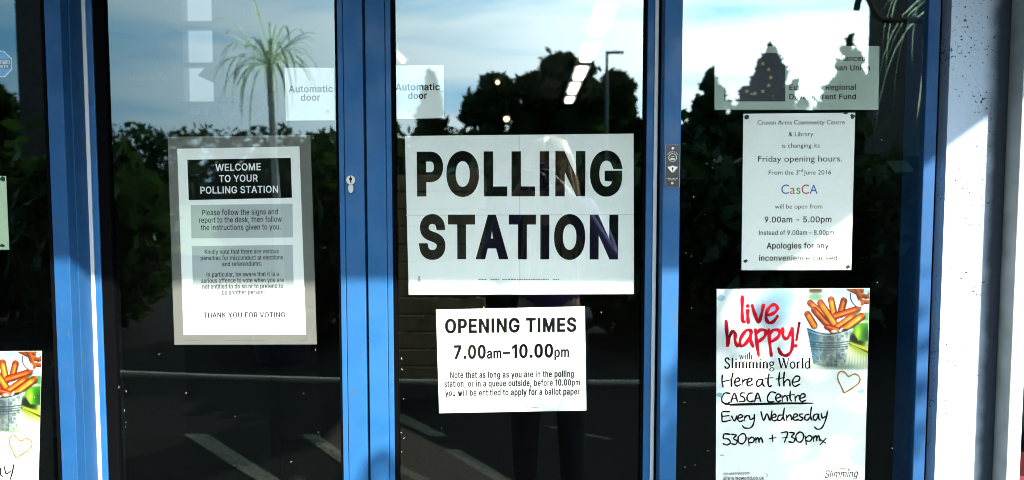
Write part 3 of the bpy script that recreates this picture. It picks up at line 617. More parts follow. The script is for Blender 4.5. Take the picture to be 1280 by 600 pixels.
t = thing('glazed_door', 'blue framed glass door holding the welcome poster and a door lock', 'door', (X(270), 0.02, DZ0))
DOOR_A = t
obj('stile', bar(bmesh.new(), 117, 124.5, 0, .05), BLUE, t)
st = obj('stile', bar(bmesh.new(), 432.2, 456.2, 0, .05), BLUE, t)
obj('glazing_bead', bar(bmesh.new(), 425, 431.6, 0.0006, .045), BLUE, t)
obj('gasket', bar(bmesh.new(), 422, 424.6, 0.003, .02), GASKET, t); obj('gasket', bar(bmesh.new(), 124.9, 139, 0.003, .03), GASKET, t)
obj('brush_seal', bar(bmesh.new(), 111.4, 116.2, -0.002, .03), SEAL, t)
obj('rail', bx(X(139), X(422), 0.0005, .05, DZ0, DZ0 + .13, bev=.0012), BLUE, t); obj('rail', bx(X(139), X(422), 0.0005, .05, DZ1 - .1, DZ1, bev=.0012), BLUE, t)
g = pane(t, X(138.5), X(422.5), .012)
dirt(g, lambda r: (r.choice((r.uniform(140, 160), r.uniform(140, 420))), r.uniform(380, 600)), 70, .0118, 3)
lk = at(439, 229, -0.002)
k = obj('lock_cylinder', disc(disc(bmesh.new(), (lk.x, lk.z + .006), .0086, -.006, .002, 24), (lk.x, lk.z - .010), .005, -.006, .002, 16, .009), STEEL, t)
b = bx(lk.x - .0012, lk.x + .0012, -.0066, -.0058, lk.z + .001, lk.z + .013); disc(b, (lk.x, lk.z + .008), .0028, -.0067, -.0059, 12)
obj('keyhole', b, GASKET, k)

t = thing('glazed_door', 'blue framed glass door holding the large polling station sign', 'door', (X(640), 0.02, DZ0))
DOOR_B = t
obj('stile', bar(bmesh.new(), 459.4, 483.4, 0, .05), BLUE, t)
obj('glazing_bead', bar(bmesh.new(), 484, 490.6, 0.0006, .045), BLUE, t)
obj('stile', bar(bmesh.new(), 806.6, 815.4, 0, .05), BLUE, t)
obj('gasket', bar(bmesh.new(), 491, 495.4, 0.003, .03), GASKET, t); obj('gasket', bar(bmesh.new(), 802.4, 806.2, 0.003, .03), GASKET, t)
obj('brush_seal', bar(bmesh.new(), 815.8, 820.6, -0.003, .03), SEAL, t); obj('rubber_strip', bar(bmesh.new(), 821, 829.5, 0.002, .03), GASKET, t)
obj('rail', bx(X(495.5), X(802), 0.0005, .05, DZ0, DZ0 + .13, bev=.0012), BLUE, t); obj('rail', bx(X(495.5), X(802), 0.0005, .05, DZ1 - .1, DZ1, bev=.0012), BLUE, t)
g = pane(t, X(494.8), X(803), .012)
dirt(g, lambda r: (r.choice((r.uniform(496, 506), r.uniform(496, 800))), r.uniform(380, 600)), 60, .0118, 5)

PY = -0.041
t = thing('door_post', 'blue door post carrying the black key switch plate', 'door post', (X(838, PY), 0, .012))
obj('post', bar(bmesh.new(), 827.6, 849.2, PY, .10, .012, DZ1 + .05, .0015), BLUE, t)
a, b = at(831, 234, PY - .003), at(850.2, 181, PY - .003)
kp = obj('key_switch', bx(a.x, b.x, PY - .003, PY - .0002, a.z, b.z, bev=.0008), mat('black_panel', (.008, .008, .009), .3), t)
e = bmesh.new(); w = .0006
for q in ((a.x, b.x, a.z, a.z + w), (a.x, b.x, b.z - w, b.z), (a.x, a.x + w, a.z + w, b.z - w), (b.x - w, b.x, a.z + w, b.z - w)): box(e, q[0], q[1], PY - .0034, PY - .0029, q[2], q[3])
obj('edge_trim', e, mat('grey_trim', (.35, .36, .38), .4), kp)
cx = (a.x + b.x) / 2
for py in (185.5, 229): obj('screw', disc(bmesh.new(), (cx, at(840, py, PY).z), .0022, PY - .0045, PY - .003, 14), STEEL, kp)
def ring(bm, c, r0, r1, y, n=32, a0=0, a1=2 * math.pi):
    for k in range(n):
        u, v = a0 + (a1 - a0) * k / n, a0 + (a1 - a0) * (k + 1) / n
        bm.faces.new([bm.verts.new((c[0] + r * math.cos(q), y, c[1] + r * math.sin(q))) for r, q in ((r0, u), (r1, u), (r1, v), (r0, v))])
    return bm
PRINT = mat('pale_print', (.62, .58, .48), .5)
zc = at(840, 197, PY).z
e = ring(bmesh.new(), (cx, zc), .0066, .0076, PY - .0033)
for q in range(7):
    a_ = R(35 + q * 18); c = Vector((cx + .0105 * math.cos(a_), 0, zc + .0105 * math.sin(a_))); box(e, c.x - .0008, c.x + .0008, PY - .0034, PY - .003, c.z - .0008, c.z + .0008)
box(e, cx - .0042, cx + .0042, PY - .0034, PY - .003, zc - .0040, zc - .0012); box(e, cx - .003, cx + .003, PY - .0034, PY - .003, zc + .0014, zc + .0022)
for q in range(9): box(e, cx - .0105 + q * .0024, cx - .0092 + q * .0024, PY - .0034, PY - .003, zc - .0385, zc - .0372)
for q in range(6): box(e, cx - .0075 + q * .0026, cx - .0058 + q * .0026, PY - .0034, PY - .003, zc - .0415, zc - .0404)
obj('printed_mark', e, PRINT, kp); tag(bpy.context.scene.objects['printed_mark'], kind='stuff')
zk = at(840, 211, PY).z
e = prism(bmesh.new(), [(cx - .0095, zk + .0035), (cx - .004, zk + .0042), (cx, zk + .006), (cx + .004, zk + .0042), (cx + .0095, zk + .0035), (cx + .0055, zk - .002), (cx + .002, zk - .0065), (cx - .002, zk - .0065), (cx - .0055, zk - .002)], PY - .005, PY - .003)
k2 = obj('key_barrel', e, STEEL, kp)
e = disc(bmesh.new(), (cx, zk + .0012), .0017, PY - .0055, PY - .0049, 12); box(e, cx - .0006, cx + .0006, PY - .0055, PY - .0049, zk - .004, zk)
obj('keyhole', e, GASKET, kp)

t = thing('side_window', 'blue framed glass panel holding the changed opening hours notice and food club poster', 'window', (X(1000), -.02, .012))
SIDE = t
obj('reveal_lining', bx(XR0 - .014, XR0 - .002, .066, .249, .012, DZ1 + .05), DARK, t)
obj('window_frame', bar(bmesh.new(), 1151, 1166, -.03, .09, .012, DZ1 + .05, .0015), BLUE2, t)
obj('rail', bx(X(849.6, -.02), X(1150.6, -.02), -.028, .05, .012, .14, bev=.0012), BLUE, t); obj('rail', bx(X(849.6, -.02), X(1150.6, -.02), -.028, .05, DZ1 - .1, DZ1 + .05, bev=.0012), BLUE, t)
g = pane(t, X(849.4, -.02), X(1151, -.02), -.02)
dirt(g, lambda r: (r.choice((r.uniform(850, 895), r.uniform(1090, 1150), r.uniform(850, 870))), r.uniform(150, 600)), 90, -.0203, 9)

JY = -0.073
t = thing('side_window', 'blue framed glass panel cut off at the left picture edge, with an eight sided sticker', 'window', (at(0, 300, JY).x, JY, .012))
SIDE_L = t
xj = X(86, JY)
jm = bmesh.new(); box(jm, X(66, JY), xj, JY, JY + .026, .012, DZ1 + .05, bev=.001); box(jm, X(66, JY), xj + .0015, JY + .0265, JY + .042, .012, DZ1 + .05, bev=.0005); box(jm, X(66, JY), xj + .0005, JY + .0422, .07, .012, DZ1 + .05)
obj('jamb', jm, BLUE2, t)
obj('gasket', bar(bmesh.new(), 61, 65.6, JY + .004, .03), GASKET, t)
obj('rail', bx(XL0, X(65, JY), JY, .0, .012, .14, bev=.0012), BLUE, t); obj('rail', bx(XL0, X(65, JY), JY, .0, DZ1 - .1, DZ1 + .05, bev=.0012), BLUE, t)
obj('jamb', bx(XL0 - .045, XL0 - .001, JY, .07, .012, DZ1 + .05, bev=.001), BLUE, t)
g = pane(t, XL0, X(62, JY), JY + .012)
dirt(g, lambda r: (r.uniform(0, 62), r.uniform(340, 600)), 18, JY + .0118, 12)

# white plastic window right of the pier
WX, WY = XR1, -0.075
t = thing('plastic_window', 'white plastic window frame at the right picture edge', 'window', (WX + .4, WY, .6))
obj('window_frame', bx(WX, WX + .0125, WY, .2, 0.0, 2.4, bev=.001), mat('grimy_plastic', (.34, .35, .33), .4, noise=(20, .2)), t)
obj('sash', bx(WX + .0135, WX + .028, WY + .006, .15, 0.0, 2.4, bev=.002), mat('white_sash', (.6, .6, .58), .4), t)
obj('sash', bx(WX + .9, WX + .96, WY, .15, 0.0, 2.4, bev=.002), WHITE, t)
obj('panel', bx(WX + .0285, WX + .899, WY + .03, .1, 0.0, .9), mat('maroon_panel', (.10, .01, .012), .5), t)
obj('glass', bx(WX + .0285, WX + .899, WY + .03, WY + .036, .902, 2.4), GLASS, t)
tag(obj('wall_end', bx(WX + .962, 4.2, -.03, .25, 0, 3.6), PLASTER), 'white rendered wall beyond the white plastic window', 'wall')
tag(obj('window_head', bx(WX, WX + .961, -.03, .25, 2.402, 3.6), PLASTER), 'white rendered wall above the white plastic window', 'wall')
# ------------------------------------------------------------------ notices stuck behind the glass
NY = 0.0188                                    # front of the sheets behind the door panes
NS = -0.0132                                   # behind the right hand panel
NL = JY + 0.0192                               # behind the left hand panel
def notice(name, label, corners, Y, m=PAPER, part='sheet'):
    c = at(sum(p[0] for p in corners) / 4, max(p[1] for p in corners), Y)
    t = thing(name, label, 'notice', c)
    obj(part, quad_px(bmesh.new(), corners, Y, .0003), m, t)
    return t
def fine_print(parent, spans, Y, m, h=1.3):
    """rows of print too small to read"""
    for x0, x1, y in spans:
        rnd = random.Random(int(x0)); bm = bmesh.new()
        x = x0
        while x < x1:
            w = rnd.uniform(1.2, 3.2); a, b = at(x, y, Y), at(min(x + w, x1), y - h * rnd.uniform(.7, 1), Y)
            bm.faces.new([bm.verts.new(q) for q in ((a.x, Y, a.z), (b.x, Y, a.z), (b.x, Y, b.z), (a.x, Y, b.z))]); x += w + .8
        tag(obj('small_print', bm, m, parent), kind='stuff')
GREYINK = mat('grey_ink', (.16, .16, .15), .7)

# polling station
t = notice('poster', 'largest white poster, reading polling station in huge black capitals', [(506, 170), (792, 167), (792.5, 367.5), (511, 368.5)], NY)
y = NY - .0002
lettering(t, 'heading', [('POLLING', .046, .036, 521.3, 245.7, 778, 245.2, 56.2)], y, INK)
lettering(t, 'heading', [('STATION', .046, .036, 523.8, 324, 772.5, 324.4, 55.8)], y, INK)
fine_print(t, [(598, 609, 350), (613, 624, 350), (628, 686, 350), (691, 699, 350)], y, GREYINK, 1.6)
bm = bmesh.new(); p = at(524, 349, y - .0002); disc(bm, (p.x, p.z + .004), .0022, y - .0003, y - .0001, 12, .003); disc(bm, (p.x, p.z - .001), .003, y - .00035, y - .00005, 12, .004)
obj('tack_mark', bm, mat('old_adhesive', (.42, .40, .30), .7), t)

for q in (((648.6, 168.6), (649.6, 168.6), (650.2, 367.8), (649.2, 367.8)), ((507.5, 268.6), (792, 267.8), (792, 268.8), (507.5, 269.6))):
    obj('crease', quad_px(bmesh.new(), q, NY - .00004 - (.00004 if q[0][0] < 600 else 0), .00003), mat('worn_crease', (.62, .62, .6), .8), t)
# opening times
t = notice('poster', 'white poster listing opening times, lowest sheet on the middle door', [(545, 387), (731, 383), (733, 513), (549, 516.5)], NY)
lettering(t, 'heading', [('OPENING TIMES', .037, .026, 556.3, 416.8, 720.4, 414.8, 18.2)], y, INK)
lettering(t, 'hours', [('7.00', .037, .026, 567.5, 449, 607.3, 448.4, 17.5), ('am', .030, .02, 608.5, 448.4, 626.8, 448.1, 13.2), ('–', .03, .016, 628.3, 448.2, 638, 448, 16), ('10.00', .037, .026, 640, 447.8, 691.5, 446.9, 17.5), ('pm', .030, .02, 692.9, 446.8, 711.3, 446.5, 13.2)], y, INK)
lettering(t, 'body_text', [('Note that as long as you are in the polling', .040, .022, 562.6, 473, 717.4, 471.2, 8.3), ('station, or in a queue outside, before 10.00pm', .040, .022, 555.2, 484, 725, 482, 8.3), ('you will be entitled to apply for a ballot paper', .040, .022, 556.3, 495.4, 724.8, 493.3, 8.3)], y, INK)
fine_print(t, [(608, 618, 511), (621, 661, 510.4), (665, 674, 510)], y, GREYINK, 1.3)

# welcome
t = notice('poster', 'white welcome poster with a black heading box and grey panels', [(209.5, 171), (388, 169), (396, 430.5), (218, 431)], NY + .0006, mat('cream_backing', (.135, .13, .112), .7))
PG = obj('page', quad_px(bmesh.new(), [(221.5, 186), (374.2, 183), (382.4, 418), (229.5, 418.5)], NY + .0002, .0003), PAPER, t)
y2, y3 = NY, NY - .0002
obj('heading_box', quad_px(bmesh.new(), [(234, 199.7), (363.3, 197.2), (365, 247.2), (236, 250.2)], y2, .0001), INK, t)
GP = mat('pale_grey_print', (.42, .44, .42), .7)
obj('panel', quad_px(bmesh.new(), [(238.3, 256.2), (365.6, 254.6), (366.3, 296.8), (239.4, 298)], y2, .0001), GP, t)
obj('panel', quad_px(bmesh.new(), [(239.6, 307.7), (365.8, 306), (367.6, 373.3), (241.6, 374.8)], y2, .0001), GP, t)
obj('panel', quad_px(bmesh.new(), [(242, 384.5), (364, 384), (364.6, 404.4), (243, 405.2)], y2, .0001), mat('faint_grey_print', (.72, .73, .72), .7), t)
WINK = mat('unprinted_white', (.8, .8, .78), .7)
lettering(t, 'heading', [('WELCOME', .016, .01, 269.4, 213.8, 326, 212.8, 8.8), ('TO YOUR', .016, .01, 274, 227.8, 322.4, 226.9, 8.8), ('POLLING STATION', .016, .01, 250.6, 242.2, 347.6, 240.8, 8.8)], y3, WINK)
lettering(t, 'body_text', [('Please follow the signs and', .012, .008, 252.6, 269.2, 347.4, 267.9, 7), ('report to the desk, then follow', .012, .008, 249, 278.6, 352.4, 277.3, 7), ('the instructions given to you.', .012, .008, 251, 287.9, 351, 286.8, 7)], y3, INK)
lettering(t, 'body_text', [(s, .014, .008, a, b, c, b - 1, 5.6) for s, a, b, c in (('Kindly note that there are various', 256, 317.6, 348.4), ('penalties for misconduct at elections', 251, 325.3, 354), ('and referendums.', 277.8, 332.9, 327.3), ('In particular, be aware that it is a', 258.3, 346, 348.4), ('serious offence to vote when you are', 251.6, 353.6, 354.8), ('not entitled to do so or to pretend to', 253, 361, 354), ('be another person.', 277.5, 368.5, 330.8))], y3, INK)
lettering(t, 'thanks_line', [('THANK YOU FOR VOTING', .03, .02, 254.3, 397.3, 356.6, 396.8, 6.9)], y3, INK)
fine_print(t, [(231, 251, 426), (281, 331, 426), (372, 383, 426)], NY + .0004, mat('dim_ink', (.10, .10, .085), .7), 1.4)

# automatic door stickers
STK = mat('pale_sticker', (.78, .80, .76), .6)
for corners, ln, lab in (([(355.6, 84.6), (417.8, 84.6), (418.6, 150.3), (357.4, 150.8)], ((360.8, 115.6, 416.2), (376, 126.2, 400.2)), 'white automatic door sticker beside the stile of the left door'),
                         ([(490.6, 82), (554.8, 81), (555.2, 147.6), (491.4, 148.8)], ((494.2, 113.2, 550), (510, 123.9, 533.8)), 'pale automatic door sticker in the corner of the middle door above the large poster')):
    t = notice('door_sticker', lab, corners, NY, STK); t['category'] = 'sticker'; t['group'] = 'automatic door stickers'
    lettering(t, 'lettering', [('Automatic', .022, .016, ln[0][0], ln[0][1], ln[0][2], ln[0][1] - .4, 8.6), ('door', .022, .016, ln[1][0], ln[1][1], ln[1][2], ln[1][1] - .3, 8.6)], y, INK)

# project funding sticker with its ring of stars
GSTK = mat('greenish_sticker', (.34, .40, .33), .6)
t = notice('funding_sticker', 'pale green funding sticker with a dark flag of yellow stars', [(893, 57.6), (1099.3, 57.6), (1097.8, 137.2), (893.2, 137.2)], NS, GSTK); t['category'] = 'sticker'
ys_ = NS - .0002
fl = obj('flag', quad_px(bmesh.new(), [(904.8, 66), (981.6, 66), (981.6, 126.8), (904.9, 126.8)], ys_, .0001), mat('navy_print', (.006, .008, .02), .6), t)
for k in range(12):
    p = at(943.6 + 20 * math.sin(k * math.pi / 6), 96.8 - 20 * math.cos(k * math.pi / 6), ys_ - .0002)
    st_ = obj('star', prism(bmesh.new(), [(p.x + r * math.sin(q * math.pi / 5), p.z + r * math.cos(q * math.pi / 5)) for q in range(10) for r in ((.0048,) if q % 2 == 0 else (.0019,))], p.y, p.y + .0001), mat('yellow_print', (.26, .23, .04), .6), fl)
lettering(t, 'lettering', [('Project Part-Financed', .020, .012, 986.6, 76.4, 1081.7, 76.2, 6.9), ('by the European Union', .020, .012, 986.6, 88.3, 1087.5, 88.1, 6.9)], ys_, INK)
lettering(t, 'lettering', [('European Regional', .020, .012, 986.6, 112.5, 1069.7, 112.3, 6.9), ('Development Fund', .020, .012, 986.6, 124.3, 1070, 124.1, 6.9)], ys_, INK)

# changed opening hours
t = notice('notice_sheet', 'white sheet about changed Friday opening hours, held by dark tack', [(929.2, 142.2), (1069, 140.8), (1064, 337.4), (926.8, 337.8)], NS)
builtin_text(t, 'body_text', [('Craven Arms Community Centre', 946.8, 155.8, 1056, 155.4, 5.6), ('& Library', 985.7, 170.4, 1016.5, 170.2, 5.6), ('is changing its', 977.3, 184.6, 1024.6, 184.4, 5.6), ('Friday opening hours.', 947.6, 202.2, 1052.5, 201.8, 7.6), ('From the 3', 960.8, 218.4, 998, 218.3, 5.6), ('June 2016', 1004.5, 218.2, 1038.9, 218.1, 5.6), ('rd', 998.6, 215, 1003.6, 215, 4.0),
    ('will be open from', 968.5, 260.8, 1027.9, 260.6, 5.6)], ys_, INK)
lettering(t, 'body_text', [('Instead of 9.00am – 8.00pm.', .012, .006, 948.7, 293.8, 1044.4, 293.5, 5.8), ('Apologies for any', .022, .010, 958.2, 310.8, 1036, 310.6, 7.4), ('inconvenience caused', .022, .010, 948.7, 326, 1046.6, 325.8, 7.0)], ys_, INK)
lettering(t, 'hours', [('9.00am - 5.00pm', .014, .01, 955.6, 278.2, 1039.2, 277.9, 7.4)], ys_, INK)
for ch, a, b, c_ in (('C', 976.5, 986, (.02, .10, .32)), ('a', 987.4, 994, (.45, .10, .03)), ('s', 995.2, 1000.6, (.04, .28, .08)), ('C', 1001.8, 1011.2, (.45, .03, .05)), ('A', 1011.8, 1022, (.02, .10, .42))):
    builtin_text(t, 'logo_letter', [(ch, a, 242.3, b, 242.2, 11.8)], ys_, mat('logo_ink_%d' % int(a), c_, .7))
def tack(parent, px, py, Y, r, m, sq=1.0, name='tack'):
    p = at(px, py, Y); rnd = random.Random(int(px))
    pts = [(p.x + r * (1 + .25 * rnd.uniform(-1, 1)) * math.cos(k * .628), p.z + sq * r * (1 + .25 * rnd.uniform(-1, 1)) * math.sin(k * .628)) for k in range(10)]
    return obj(name, prism(bmesh.new(), pts, Y, Y + .0001), m, parent)
TACK = mat('dark_green_tack', (.01, .03, .022), .7)
for q in ((933.5, 146.3, 1.2), (1065.5, 145.6, 1.2), (931.8, 326.3, .7), (1060, 333.6, .9), (1057, 141.6, .5)): tack(t, q[0], q[1], ys_ - .0002, .0042, TACK, q[2])

# ---- the food club posters: a printed picture worked out as colours per grid point, then print and pen strokes on it
def picture():
    W, H = 400, 205
    yy, xx = np.mgrid[0:H, 0:W].astype(float); xx *= 3; yy *= 3
    img = np.ones((H, W, 3)) * np.array([238, 242, 246.])
    def blend(mask, col): img[:] = img * (1 - mask[..., None]) + np.array(col, float) * mask[..., None]
    def blob(cx, cy, rx, ry, ang=0, p=1):
        c, s = math.cos(ang), math.sin(ang); u = ((xx - cx) * c + (yy - cy) * s) / rx; v = (-(xx - cx) * s + (yy - cy) * c) / ry
        return np.exp(-(u * u + v * v) ** p)
    def cap(x0, y0, x1, y1, r, r1=None, soft=3):
        dx, dy = x1 - x0, y1 - y0; tt = np.clip(((xx - x0) * dx + (yy - y0) * dy) / (dx * dx + dy * dy), 0, 1)
        d = np.hypot(xx - x0 - tt * dx, yy - y0 - tt * dy); sd = ((xx - x0) * dy - (yy - y0) * dx) / math.hypot(dx, dy)
        rr = r + (tt * ((r1 or r) - r)); return np.clip((rr - d) / soft + .5, 0, 1), sd / rr, tt
    def poly(pts, soft=4):
        m = np.full((H, W), 1e9); n = len(pts)
        sg = np.sign(sum(pts[i][0] * pts[(i + 1) % n][1] - pts[(i + 1) % n][0] * pts[i][1] for i in range(n)))
        for i in range(n):
            (a, b), (c, d) = pts[i], pts[(i + 1) % n]; L = math.hypot(c - a, d - b)
            m = np.minimum(m, sg * ((c - a) * (yy - b) - (d - b) * (xx - a)) / L)
        return np.clip(m / soft + .5, 0, 1)
    rng = np.random.default_rng(5)
    def grain(s):
        g = rng.standard_normal((H // s + 2, W // s + 2)); g = np.kron(g, np.ones((s, s)))[:H, :W]
        for _ in range(s): g = (g + np.roll(g, 1, 0) + np.roll(g, -1, 0) + np.roll(g, 1, 1) + np.roll(g, -1, 1)) / 5
        return g
    g3, g8 = grain(3), grain(9)
    blend(.85 * blob(500, 110, 190, 190, .5), (126, 160, 186)); blend(.55 * blob(160, 390, 200, 150), (205, 208, 212)); blend(.9 * blob(640, 190, 42, 120, .45), (240, 245, 250))
    blend(.6 * blob(450, 430, 140, 60), (196, 204, 212)); blend(.7 * blob(950, 30, 200, 60), (150, 178, 205))
    fl_ = np.clip((yy - 330) / 90, 0, 1) * np.clip((xx - 690) / 60, 0, 1)
    blend(fl_, (232, 238, 222)); blend(fl_ * .22 * (np.sin(xx / 3.4 + yy * .01) > .2), (150, 165, 130))
    blend(.9 * blob(775, 28, 55, 16, 0, 2), (120, 100, 80)); blend(.8 * poly([(720, 0), (830, 0), (815, 30), (735, 30)], 10), (110, 80, 60)); blend(.8 * blob(775, 70, 62, 34, 0, 2), (118, 150, 120))
    blend(.9 * blob(905, 590, 150, 22, 0, 1), (120, 140, 120)); blend(.75 * blob(1110, 440, 110, 60, .5), (120, 140, 30)); blend(.9 * blob(1085, 385, 70, 55, .3, 2), (18, 38, 10))
    blend(poly([(1030, 400), (1180, 450), (1180, 500), (1060, 440)], 14) * .9, (196, 200, 60)); blend(poly([(1060, 430), (1180, 480), (1180, 492)], 10) * .8, (20, 40, 10))
    j = poly([(1075, 190), (1180, 185), (1180, 400), (1100, 395), (1058, 330), (1060, 235)], 12)
    blend(j, (92, 160, 40)); blend(j * blob(1120, 215, 70, 38), (110, 165, 160)); blend(j * blob(1125, 255, 60, 10), (215, 230, 215)); blend(j * blob(1095, 340, 24, 60), (190, 215, 90)); blend(j * .6 * blob(1160, 350, 30, 70), (20, 70, 10))
    for a in ((1020, 8, 1150, 70), (1060, 2, 1180, 40), (1100, 60, 1180, 70), (1120, 105, 1180, 110), (1085, 30, 1120, 120)):
        m, sd, tt = cap(*a, 17); blend(m * .95, (168, 92, 38)); blend(m * np.clip(-sd, 0, 1) * .8, (84, 34, 12)); blend(m * np.clip(sd - .2, 0, 1) * .6, (225, 160, 90))
    m = np.abs(np.hypot((xx - 1120) / 1.1, (yy - 60) / 1.15) - 78); blend(np.clip(1.3 - m / 4, 0, 1) * (xx < 1120) * (yy > 40), (30, 40, 60))
    blend(poly([(705, 280), (775, 238), (860, 335), (735, 345)], 5), (240, 240, 240)); blend(.35 * blob(760, 310, 50, 20), (150, 165, 180))
    fries = (((985, 95, 962, 195), 24, (214, 112, 34)), ((890, 88, 918, 215), 25, (226, 158, 52)), ((735, 112, 865, 225), 24, (196, 112, 30)), ((1088, 158, 930, 208), 24, (214, 92, 24)), ((768, 165, 905, 315), 26, (178, 84, 22)),
             ((812, 112, 935, 290), 26, (228, 150, 46)), ((718, 196, 765, 275), 26, (224, 140, 34)), ((1060, 205, 925, 300), 22, (226, 128, 46)), ((1122, 212, 1005, 300), 26, (236, 156, 52)), ((860, 290, 935, 312), 20, (196, 70, 26)))
    for a, r, c in fries:
        m, sd, tt = cap(*a, r * .92, r, 4); q = 1 + .10 * g3
        blend(cap(a[0] + 4, a[1] + 7, a[2] + 4, a[3] + 7, r)[0] * .55, (70, 26, 8)); blend(m, c)
        blend(m * np.clip((np.abs(sd) - .45) * 1.9, 0, 1), (104, 44, 10)); blend(m * np.exp(-((sd - .15) / .28) ** 2) * .55, (255, 214, 120)); blend(m * np.clip(.18 - tt, 0, .18) * 3, (110, 48, 14)); blend(m * np.clip(.35 * g8 * .3, 0, .4), (150, 60, 12))
    tx = np.clip((xx - 715) / 330, 0, 1)
    b_ = poly([(714, 290), (1050, 290), (1003, 572), (940, 590), (850, 590), (768, 568)], 5) * np.clip((yy - 298 - 44 * (1 - (2 * tx - 1) ** 2)) / 4 + .5, 0, 1)
    blend(b_, (150, 165, 170)); blend(b_ * np.exp(-((tx - .12) / .14) ** 2), (74, 128, 158)); blend(b_ * np.exp(-((tx - .52) / .13) ** 2) * .75, (96, 104, 104)); blend(b_ * np.exp(-((tx - .86) / .14) ** 2), (206, 214, 208)); blend(b_ * np.clip((yy - 460) / 120, 0, 1) * .5, (190, 196, 180))
    blend(b_ * np.clip(np.abs(g8) * .35, 0, .5), (70, 92, 104)); blend(b_ * np.clip(g3 * .16, 0, .35), (220, 226, 222))
    for yb, k in ((398, .75), (416, .55), (432, .7), (450, .4)): blend(b_ * k * np.exp(-((yy - yb - 16 * (1 - (2 * tx - 1) ** 2)) / 4) ** 2), (36, 54, 66))
    blend(b_ * .8 * np.clip(1.2 - np.abs(yy - 300 - 44 * (1 - (2 * tx - 1) ** 2)) / 5, 0, 1), (26, 40, 52)); blend(b_ * .5 * np.exp(-((yy - 312 - 44 * (1 - (2 * tx - 1) ** 2)) / 4) ** 2), (225, 235, 240)); blend(b_ * .6 * np.exp(-((xx - 942) / 3) ** 2) * (yy > 350), (60, 74, 78))
    blend(.9 * blob(1000, 316, 26, 9, -.2, 2), (30, 40, 46)); blend(blob(920, 325, 26, 12, 0, 2), (236, 230, 220)); blend(blob(1095, 120, 20, 26, 0, 2), (236, 240, 244))
    blend(np.clip((yy - 540) / 70, 0, 1) * np.clip((1040 - xx) / 300, 0, 1) * (1 - b_), (236, 238, 236))
    v = np.clip(img / 255, 0, 1); return np.where(v <= .04045, v / 12.92, ((v + .055) / 1.055) ** 2.4) ** 1.4 * np.array((.86, .84, .79))
PIC = picture()
def vcol_mat(name):
    m = bpy.data.materials.new(name); m.use_nodes = True
    b = m.node_tree.nodes['Principled BSDF']; b.inputs['Roughness'].default_value = .55; b.inputs['Specular IOR Level'].default_value = .3
    c = m.node_tree.nodes.new('ShaderNodeVertexColor'); c.layer_name = 'print'
    m.node_tree.links.new(c.outputs['Color'], b.inputs['Base Color']); return m
VC = vcol_mat('printed_picture')
def picture_mesh(parent, to_px, Y):
    H, W = PIC.shape[:2]
    c = [at(*to_px(x, yv), Y) for x, yv in ((890 + 6.4, 361.6), (890 + 196.6, 360.6), (890 + 194.4, 462), (890 + 5.8, 462))]
    i0, i1 = 14, W - 8
    jj, ii = np.mgrid[3:H, i0:i1]
    fu = (ii - i0) / (i1 - 1 - i0); fv = (jj - 3) / (H - 4)
    C = np.array([[p.x, p.y, p.z] for p in c])
    P = ((1 - fu) * (1 - fv))[..., None] * C[0] + (fu * (1 - fv))[..., None] * C[1] + (fu * fv)[..., None] * C[2] + ((1 - fu) * fv)[..., None] * C[3]
    h, w = fu.shape; me = bpy.data.meshes.new('picture')
    idx = np.arange(h * w).reshape(h, w)
    q = np.stack([idx[1:, :-1], idx[1:, 1:], idx[:-1, 1:], idx[:-1, :-1]], -1).reshape(-1, 4)
    me.from_pydata([], [], []) ; me.vertices.add(h * w); me.vertices.foreach_set('co', P.reshape(-1).astype(np.float32))
    me.loops.add(q.size); me.loops.foreach_set('vertex_index', q.reshape(-1).astype(np.int32))
    me.polygons.add(len(q)); me.polygons.foreach_set('loop_start', np.arange(0, q.size, 4, dtype=np.int32))
    ca = me.color_attributes.new('print', 'FLOAT_COLOR', 'POINT')
    col = np.ones((h * w, 4), np.float32); col[:, :3] = PIC[3:H, i0:i1].reshape(-1, 3); ca.data.foreach_set('color', col.reshape(-1))
    me.update(calc_edges=True); me.validate()
    return link('picture', me, VC, parent)

BRUSH = [[(228, 62), (226, 160), (230, 245), (246, 254)], [(268, 165), (268, 215), (273, 262)], [(268, 135)], [(300, 128), (322, 195), (348, 258), (372, 195), (388, 125)],
         [(408, 205), (460, 190), (490, 158), (478, 128), (448, 130), (416, 168), (405, 222), (425, 260), (462, 250), (492, 210)],
         [(106, 245), (112, 340), (118, 435)], [(118, 432), (130, 370), (155, 325), (174, 345), (174, 400), (192, 438)], [(292, 318), (255, 320), (215, 380), (212, 430), (245, 425), (285, 365), (295, 322)], [(294, 330), (290, 390), (308, 440)],
         [(325, 310), (335, 400), (350, 508)], [(326, 352), (360, 316), (402, 320), (396, 362), (350, 402)], [(425, 310), (432, 400), (445, 508)], [(426, 352), (460, 316), (506, 322), (496, 367), (448, 402)],
         [(530, 303), (535, 362), (562, 380), (590, 335), (600, 300)], [(601, 300), (606, 400), (595, 470), (560, 506), (520, 495), (498, 452)], [(655, 262), (634, 390)], [(628, 434)]]
